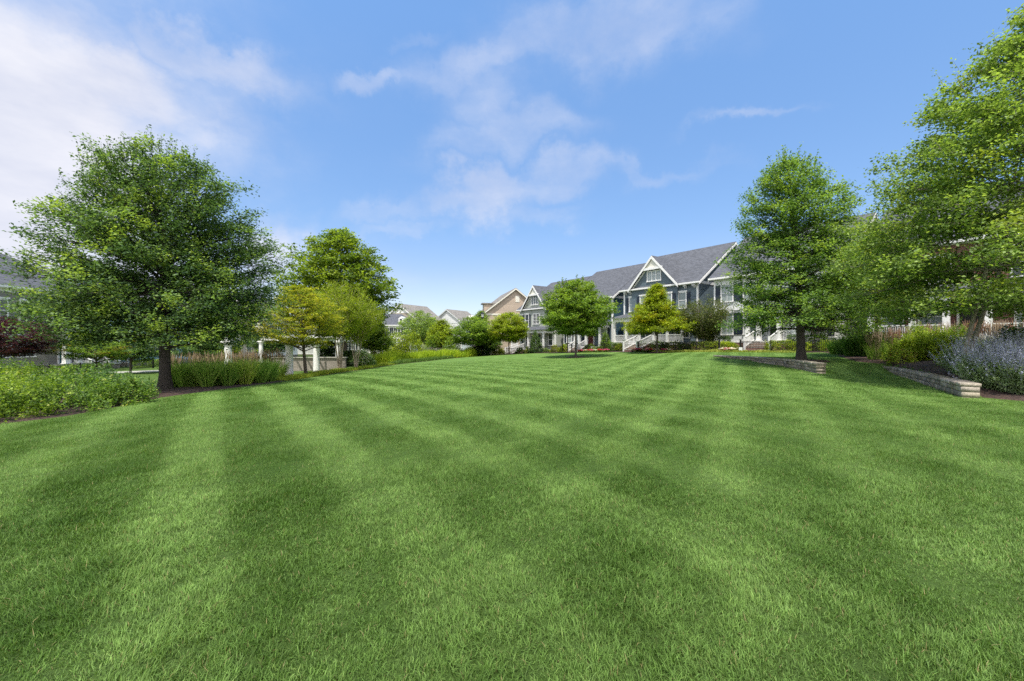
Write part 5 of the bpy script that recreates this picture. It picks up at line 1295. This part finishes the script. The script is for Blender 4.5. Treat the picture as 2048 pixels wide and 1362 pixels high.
for i, (t, off, sh_, pl, hh_, lb_) in enumerate([(9.0, 3.4, 'box', PAL_BOX, 1.15, 'boxy green shrub under the porch at the left corner of the slate blue house'), (8.0, 3.3, 'ball', PAL_LIME, 1.0, 'lime round shrub under the left porch railing of the slate blue house'),
    (3.0, 3.3, 'box', PAL_MID, 1.1, 'boxy green shrub hiding the brick base behind the yellow green tree'), (1.9, 3.4, 'dome', PAL_BOX, 1.15, 'full green shrub under the right porch railing'), (.7, 3.3, 'box', PAL_LIME, 1.05, 'yellow green shrub at the right porch corner'),
    (13.5, 3.2, 'dome', PAL_MID, 1.1, 'full green shrub at the right end of the brick porch'), (18.4, 3.4, 'dome', PAL_LIME, 1.0, 'yellow green shrub left of the red front door'), (-.9, 4.0, 'ball', PAL_BOX, .9, 'round green shrub beside the wide clipped hedge'), (26.0, 3.6, 'dome', PAL_LIME, 1.0, 'yellow green shrub under the sage grey porch railing')]):
    x, y = rowp(t, off); shrub('shrub', lb_, 'shrub', x, y, .62, .45, hh_, pal=pl, seed=600 + i, shape=sh_, per=14, dens=45, size=.09, spread=.07, group=SH, rz=YAW, lump=.06)
def hedge(label, t0, t1, off, depth, ztop, pal, seed, zb=None):
    x, y = rowp((t0 + t1) / 2, off); z = h(x, y)
    shrub('hedge', label, 'hedge', x, y, abs(t1 - t0) / 2, depth / 2, ztop - z, pal=pal, seed=seed, shape='box', per=16, dens=60, size=.09, spread=.07, group='clipped hedges before the houses', rz=YAW, lump=.04)
hy = [(.12, .20, .02), (.22, .32, .03), (.36, .46, .04), (.50, .56, .06)]
hedge('yellow topped clipped hedge behind the iron fence at the slate blue house', -6.0, -1.6, 4.1, 1.0, 1.42, hy, 280)
hedge('dark green clipped hedge against the wall of the white house, left part', -4.4, -2.4, 2.0, .9, 1.92, PAL_OAK, 281)
hedge('long yellow topped clipped hedge left of the right oak trunk', -11.8, -8.6, 4.0, 1.0, 1.50, hy, 282)
hedge('dark green clipped hedge behind the long yellow topped one', -12.4, -9.6, 2.2, .8, 2.05, PAL_BOX, 283)
hedge('clipped hedge seen right of the right oak trunk behind the fence', -14.0, -12.6, 4.0, 1.0, 1.50, hy, 284)
hedge('clipped yellow green hedge in front of the taupe house at the left', 0, .1, 0, .1, .2, hy, 285) if False else None
for i, (y, hh_, lb_) in enumerate([(33.5, .75, 'dark low hedge behind the left iron fence, near the edge'), (39.5, .7, 'green low hedge behind the left iron fence below the teal door'), (47.5, .8, 'long clipped hedge before the sky blue house'), (56, .8, 'long clipped hedge before the pink brick house')]):
    x = -41.3; shrub('hedge', lb_, 'hedge', x, y, 2.7, .5, hh_, pal=[PAL_MID, PAL_BOX][i % 2], seed=290 + i, shape='box', per=14, dens=40, size=.11, spread=.08, group='clipped hedges before the left houses', rz=R(90), lump=.04)
# flowers along the fence
def flowers(label, t, off, colr, seed, r=.28):
    x, y = rowp(t, off); g = np.random.default_rng(seed); z = h(x, y)
    root = empty('flower_clump', (x, y, z)); tag(root, label, 'flowers', 'flower clumps along the iron fence')
    C = g.normal(0, 1, (40, 3)) * np.array([r * .5, r * .5, .05]) + np.array([0, 0, .12])
    V, Fc, c = leaves(C, 6, .05, .08, PAL_BOX, g, up=.4); link('foliage', np_mesh('foliage', V, Fc, 4, c), root, M['leaf'])
    C = g.normal(0, 1, (34, 3)) * np.array([r * .5, r * .5, .04]) + np.array([0, 0, .30])
    cc = np.array(colr); V, Fc, c = leaves(C, 5, .03, .085, [cc * .75, cc, np.minimum(1, cc * 1.15)], g, up=.6, aspect=.9); link('blossom', np_mesh('blossom', V, Fc, 4, c), root, M['flower'])
RED, PINK, WHT = (.62, .04, .05), (.66, .12, .26), (.78, .72, .62)
fl = [(12.6, RED), (12.1, PINK), (11.6, WHT), (11.0, RED), (10.4, PINK), (9.9, WHT), (9.3, RED), (8.7, PINK), (8.2, PINK)]
fl += [(4.1, RED), (3.7, PINK), (3.3, RED), (2.9, WHT), (2.5, PINK), (2.1, RED), (1.8, RED), (1.4, WHT), (.4, PINK), (.05, WHT)] + [(-5.6, WHT), (-6.0, PINK), (-6.3, WHT)]
cn = {RED: 'red', PINK: 'pink', WHT: 'cream white'}
cnt = {}
for i, (t, c) in enumerate(fl):
    where = 'left of the porch stairs' if t > 6 else ('right of the porch stairs' if t > -1 else 'before the ball shrub')
    q = cnt.get((c, where), 0); cnt[(c, where)] = q + 1
    flowers(f'{ORD[q]} {cn[c]} flower clump from the left, {where}', t, 5.45, c, 300 + i, .38)

# ------------------------------------------------------------------ right bed planting
for i, (x, D, r, L_, dk) in enumerate([(1672, 28, .35, 1.1, 0), (1690, 27, .4, 1.3, 1), (1706, 25.5, .4, 1.6, 1), (1724, 25, .45, 1.75, 1), (1742, 24.5, .45, 1.7, 1), (1760, 24, .45, 1.6, 1), (1776, 23.5, .4, 1.5, 1), (1716, 28, .45, 1.7, 1), (1750, 27.5, .45, 1.8, 1)]):
    grass_tuft('ornamental_grass', ['bright low', 'dark upright', 'dense dark', 'tall dark', 'wide dark', 'leaning dark', 'narrow dark', 'rear dark', 'far dark'][i] + ' green grass clump in the right mulch bed beyond the stone walls', px(x, D), D, r, L_, 330, GP if not dk else [(.06, .13, .03), (.10, .19, .04), (.15, .26, .055), (.22, .34, .075)], 400 + i, wid=.028, group='grass clumps in the right bed', spreadang=.5, droop=.4)
for i, (x, D) in enumerate([(1752, 22), (1790, 21.5), (1830, 21), (1868, 20.5), (1900, 21), (1960, 19.5), (2000, 19), (2040, 18.5), (2080, 18), (1935, 22), (1985, 23), (1850, 23)]):
    grass_tuft('reed_grass', ['brown plumed', 'pale plumed', 'thin plumed', 'dense plumed'][i % 4] + ' reed grass ' + ['behind the yellow green perennials', 'behind the lavender plants', 'near the white porch railing'][i // 4], px(x, D), D, .35, 1.0, 300, GP, 420 + i, wid=.013, plumes=60, plume_col=(.34, .20, .13) if i % 2 else (.44, .34, .24), spreadang=.45, droop=.5, plume_h=1.75, group='reed grasses before the brick house')
PY = [(.15, .24, .03), (.25, .36, .04), (.36, .48, .06), (.46, .55, .08)]
for i, (x, D, yt, w, lb_) in enumerate([(1812, 20, 664, 60, 'yellow green leafy perennial left of the dark gap'), (1850, 19.5, 656, 66, 'tall yellow green leafy perennial in the middle of the right bed'), (1884, 19, 654, 60, 'yellow green perennial beside the lavender plants'),
                                   (1800, 19, 700, 44, 'low reddish edged perennial nearest the stone wall'), (1838, 20.5, 650, 60, 'green perennial behind the yellow green ones'), (1905, 16.5, 700, 40, 'bright low perennial at the foot of the lavender'), (1900, 19, 655, 60, 'deep green perennial behind the tree trunk')]):
    fs('leafy_perennial', lb_, x, D, 0, yt, w, PY if i not in (4, 6) else PAL_MID, 440 + i, per=14, dens=42, size=.075, spread=.085, shoots=60, up=.5, tip=(.34, .36, .04) if i != 3 else (.35, .16, .06), young=.10, group='perennials in the right bed', lump=.15)
fs('dark_shrub', 'dark green broad leafed shrub behind the lavender at the right edge', 2045, 15, 0, 652, 70, PAL_OAK, 450, per=16, dens=50, size=.12, spread=.10)
for i, (x, D, r, L_) in enumerate([(1965, 12.6, .4, 1.15), (1990, 12.2, .45, 1.2), (2018, 12.0, .45, 1.25), (2045, 11.6, .45, 1.2), (2080, 11.6, .45, 1.25), (1955, 13.8, .4, 1.15), (1995, 13.6, .4, 1.3), (2035, 13.2, .45, 1.3), (1930, 14.4, .35, 1.1), (2075, 13.0, .45, 1.3)]):
    sage_plant('lavender_plant', 'lavender blue flowering plant ' + ['with silvery stems leaning over the wall end', 'second from the wall end at the front', 'in the front row, middle', 'in the front row by the picture edge', 'cut by the right picture edge', 'behind the wall end pier', 'in the back row, middle', 'in the back row, right', 'smallest, beside the yellow green perennials', 'at the back, cut by the picture edge'][i], px(x, D), D, .5, L_ * 1.14, 115, 500 + i, group='lavender blue plants at the right')
# mulch rings
def ring(label, x, y, r, seed):
    g = np.random.default_rng(seed); n = 28; a = np.arange(n) * 2 * np.pi / n; V = [(0, 0, h(x, y) + .10)]
    for rr, dz in ((.5, .09), (.85, .06), (1.0, -.01)):
        for q in a: k = rr * r * (1 + .05 * math.sin(3 * q + seed)); V.append((math.cos(q) * k, math.sin(q) * k, h(x + math.cos(q) * k, y + math.sin(q) * k) + dz))
    Fc = [[0, 1 + i, 1 + (i + 1) % n] for i in range(n)]; me = bpy.data.meshes.new('mulch_ring')
    for k in range(2):
        b = 1 + k * n
        for i in range(n): j = (i + 1) % n; Fc.append([b + i, b + n + i, b + n + j, b + j])
    me.from_pydata(V, [], Fc); o = link('mulch_ring', me, None, M['mulch']); o.location = (x, y, 0); tag(o, label, kind='structure')
ring('mulch ring around the lone lawn tree', px(1151.5, 40), 40, .95, 1); ring('mulch ring below the yellow green tree', px(1313.8, 42), 42, .9, 2); ring('mulch ring around the right oak', px(1604.5, 22) + .25, 22, 1.0, 3)
ring('mulch ring around the round yellow topped tree', px(1018, 60), 60, .9, 4)

# ------------------------------------------------------------------ camera, light, sky
cam = bpy.data.cameras.new('Camera'); co = bpy.data.objects.new('Camera', cam); col.objects.link(co)
cam.sensor_width = 36.0; cam.lens = 36.0 * F / 2048.0; cam.clip_end = 6000; cam.clip_start = .05
co.location = (0, 0, CAMZ); co.rotation_euler = (R(90), 0, 0); sc.camera = co

SUN_EL = R(68); sdir = np.array([-.20, -1.0]); sdir = sdir / np.hypot(*sdir)    # horizontal direction towards the sun
sun = bpy.data.lights.new('Sun', 'SUN'); sun.energy = 2.7; sun.angle = R(.55); sun.color = (1.0, .955, .88)
so = bpy.data.objects.new('Sun', sun); col.objects.link(so)
v = Vector((sdir[0] * math.cos(SUN_EL), sdir[1] * math.cos(SUN_EL), math.sin(SUN_EL)))
so.rotation_euler = v.to_track_quat('Z', 'Y').to_euler()

w = bpy.data.worlds.new('World'); sc.world = w; w.use_nodes = True; nt = w.node_tree; bg = nt.nodes['Background']
sky = N(nt, 'ShaderNodeTexSky', sky_type='NISHITA'); sky.sun_disc = False; sky.sun_elevation = SUN_EL
sky.sun_rotation = math.atan2(sdir[0], sdir[1]); sky.air_density = 1.0; sky.dust_density = .6; sky.ozone_density = 2.0
SKYK = .13
bg.inputs['Strength'].default_value = SKYK
tc = N(nt, 'ShaderNodeTexCoord'); nv = N(nt, 'ShaderNodeVectorMath', operation='NORMALIZE'); nt.links.new(tc.outputs['Generated'], nv.inputs[0])
sp = N(nt, 'ShaderNodeSeparateXYZ'); nt.links.new(nv.outputs[0], sp.inputs[0])
def dirpx(x, y):
    v = Vector(((x - 1024) / F, 1, (681 - y) / F)); v.normalize(); return v
def mth(op, a, b=None, clamp=False):
    n = N(nt, 'ShaderNodeMath', operation=op); n.use_clamp = clamp
    for i, q in enumerate((a, b)):
        if q is None: continue
        if isinstance(q, (int, float)): n.inputs[i].default_value = q
        else: nt.links.new(q, n.inputs[i])
    return n.outputs[0]
# cloud plane coordinates: direction projected on a high layer
zc_ = mth('ADD', mth('MAXIMUM', sp.outputs['Z'], 0.0), .12)
cx_ = mth('DIVIDE', sp.outputs['X'], zc_); cy_ = mth('DIVIDE', sp.outputs['Y'], zc_)
cb = N(nt, 'ShaderNodeCombineXYZ'); nt.links.new(cx_, cb.inputs[0]); nt.links.new(cy_, cb.inputs[1])
def noise(vec, scale, det, rough, dist=0.0, sx=1, sy=1, rot=0.0):
    mp = N(nt, 'ShaderNodeMapping'); mp.inputs['Scale'].default_value = (sx, sy, 1); mp.inputs['Rotation'].default_value = (0, 0, rot); nt.links.new(vec, mp.inputs[0])
    n = N(nt, 'ShaderNodeTexNoise'); n.inputs['Scale'].default_value = scale; n.inputs['Detail'].default_value = det; n.inputs['Roughness'].default_value = rough; n.inputs['Distortion'].default_value = dist
    nt.links.new(mp.outputs[0], n.inputs['Vector']); return n.outputs['Fac']
def noisevec(vec, scale, det, rough):
    n = N(nt, 'ShaderNodeTexNoise'); n.inputs['Scale'].default_value = scale; n.inputs['Detail'].default_value = det; n.inputs['Roughness'].default_value = rough
    nt.links.new(vec, n.inputs['Vector']); return n
def vm(op, a, b):
    n = N(nt, 'ShaderNodeVectorMath', operation=op)
    for i, q in enumerate((a, b)):
        if isinstance(q, (tuple, list)): n.inputs[i].default_value = q
        elif isinstance(q, float): n.inputs['Scale'].default_value = q
        else: nt.links.new(q, n.inputs[i])
    return n.outputs[0]
w1_ = vm('SCALE', vm('SUBTRACT', noisevec(nv.outputs[0], 2.6, 3, .5).outputs['Color'], (.5, .5, .5)), .22)
w2_ = vm('SCALE', vm('SUBTRACT', noisevec(nv.outputs[0], 9.0, 6, .6).outputs['Color'], (.5, .5, .5)), .16)
q_ = vm('ADD', nv.outputs[0], vm('ADD', w1_, w2_))
sq = N(nt, 'ShaderNodeSeparateXYZ'); nt.links.new(q_, sq.inputs[0])
yq = mth('MAXIMUM', sq.outputs['Y'], .05)
U_ = mth('DIVIDE', sq.outputs['X'], yq); V_ = mth('DIVIDE', sq.outputs['Z'], yq)
# cloud banks: direction (as photo column / row), half width, half height, tilt, density
banks = [(-60, 330, 390, 310, 0, 1.2), (130, 170, 330, 105, -12, .95), (400, 125, 260, 60, -18, .62), (330, 290, 130, 60, -30, .40), (560, 510, 80, 75, 0, .80), (0, 580, 560, 130, 0, 1.0), (500, 620, 150, 60, 0, .6),
         (755, 170, 80, 26, 5, .42), (985, 215, 90, 95, 0, .36), (1030, 285, 190, 55, 12, .40), (1000, 130, 230, 60, 10, .40), (1200, 70, 240, 85, 12, .46), (965, 380, 125, 42, 3, .58), (1100, 360, 190, 38, 8, .46), (800, 405, 150, 32, 14, .36),
         (1040, 418, 130, 26, 0, .38), (1320, 335, 170, 22, 4, .36), (1500, 215, 100, 18, 14, .42), (850, 75, 70, 24, 10, .32), (700, 600, 240, 45, 0, .25), (820, 440, 110, 20, 10, .34), (300, 420, 200, 90, -20, .55)]
acc = None
for bx, by, ba, bb, rot, amp in banks:
    u0, v0 = (bx - 1024) / F, (681 - by) / F; c_, s_ = math.cos(R(rot)), math.sin(R(rot))
    du = mth('SUBTRACT', U_, u0); dv = mth('SUBTRACT', V_, v0)
    e1 = mth('MULTIPLY', mth('ADD', mth('MULTIPLY', du, c_), mth('MULTIPLY', dv, s_)), F / ba)
    e2 = mth('MULTIPLY', mth('ADD', mth('MULTIPLY', du, -s_), mth('MULTIPLY', dv, c_)), F / bb)
    r2_ = mth('ADD', mth('MULTIPLY', e1, e1), mth('MULTIPLY', e2, e2))
    g_ = mth('MULTIPLY', mth('DIVIDE', 1.0, mth('ADD', 1.0, mth('POWER', r2_, 1.6))), amp)
    acc = g_ if acc is None else mth('MAXIMUM', acc, g_)
st = N(nt, 'ShaderNodeMapping'); st.inputs['Scale'].default_value = (1.0, 1.0, 2.4); st.inputs['Rotation'].default_value = (0, R(14), 0); nt.links.new(nv.outputs[0], st.inputs[0])
f1n = noisevec(st.outputs[0], 4.0, 9, .58); f2n = noisevec(q_, 13.0, 8, .62)
fb_ = mth('ADD', mth('MULTIPLY', f1n.outputs['Fac'], .62), mth('MULTIPLY', f2n.outputs['Fac'], .38))
fb_ = mth('MULTIPLY', mth('SUBTRACT', fb_, .5), 1.9)
dens_ = mth('ADD', acc, mth('MULTIPLY', fb_, mth('MINIMUM', mth('MULTIPLY', acc, 1.3), .34)))
rpc = N(nt, 'ShaderNodeMapRange', interpolation_type='SMOOTHSTEP'); rpc.inputs['From Min'].default_value = .06; rpc.inputs['From Max'].default_value = 1.05; rpc.inputs['To Max'].default_value = .96; nt.links.new(dens_, rpc.inputs['Value'])
cov = rpc.outputs[0]
# sky colour: physical sky tuned to the photograph's milky blue
tn = N(nt, 'ShaderNodeValToRGB'); er = tn.color_ramp.elements
er[0].position = .0; er[0].color = (.60, .58, .64, 1); er[1].position = 1.0; er[1].color = (.75, .92, 1.01, 1)
for p_, c_ in ((.15, (.60, .58, .64, 1)), (.26, (.58, .65, .72, 1)), (.62, (.75, .92, 1.01, 1))): e_ = er.new(p_); e_.color = c_
# bright clouds added to the unseen sky behind the camera to lift fill light
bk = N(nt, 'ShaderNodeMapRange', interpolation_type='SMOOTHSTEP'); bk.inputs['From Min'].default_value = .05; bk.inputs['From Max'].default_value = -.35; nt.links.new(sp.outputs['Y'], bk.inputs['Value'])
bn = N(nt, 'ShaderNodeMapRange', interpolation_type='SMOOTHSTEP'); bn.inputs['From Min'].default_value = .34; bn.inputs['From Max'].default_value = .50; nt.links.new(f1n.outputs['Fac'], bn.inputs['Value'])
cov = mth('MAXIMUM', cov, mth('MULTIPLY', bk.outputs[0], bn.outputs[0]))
nt.links.new(sp.outputs['Z'], tn.inputs[0])
sat = N(nt, 'ShaderNodeMix', data_type='RGBA', blend_type='MULTIPLY'); sat.inputs[0].default_value = 1
nt.links.new(sky.outputs[0], sat.inputs[6]); nt.links.new(tn.outputs[0], sat.inputs[7])
ccr = N(nt, 'ShaderNodeMix', data_type='RGBA'); ccr.inputs[6].default_value = (2.55, 2.66, 3.15, 1); ccr.inputs[7].default_value = (3.2, 3.22, 3.5, 1)
mrc = N(nt, 'ShaderNodeMapRange'); mrc.inputs['From Min'].default_value = .38; mrc.inputs['From Max'].default_value = .62; nt.links.new(f1n.outputs['Fac'], mrc.inputs['Value'])
nt.links.new(mrc.outputs[0], ccr.inputs[0])
mxs = N(nt, 'ShaderNodeMix', data_type='RGBA'); nt.links.new(cov, mxs.inputs[0]); nt.links.new(sat.outputs[2], mxs.inputs[6]); nt.links.new(ccr.outputs[2], mxs.inputs[7])
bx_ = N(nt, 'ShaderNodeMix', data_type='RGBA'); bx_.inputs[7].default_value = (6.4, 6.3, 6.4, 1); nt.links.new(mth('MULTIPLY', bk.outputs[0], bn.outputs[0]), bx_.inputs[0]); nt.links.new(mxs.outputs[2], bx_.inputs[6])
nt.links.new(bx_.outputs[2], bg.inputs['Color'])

sc.view_settings.view_transform = 'Standard'; sc.view_settings.look = 'None'; sc.view_settings.gamma = 1.0; sc.view_settings.exposure = 1.12
sc.view_settings.use_curve_mapping = False
sc.cycles.use_denoising = False
sc.cycles.max_bounces = 8; sc.cycles.diffuse_bounces = 5; sc.cycles.glossy_bounces = 2; sc.cycles.transmission_bounces = 4; sc.cycles.transparent_max_bounces = 4
sc.cycles.caustics_reflective = False; sc.cycles.caustics_refractive = False
sc.cycles.use_adaptive_sampling = True; sc.cycles.adaptive_threshold = .015
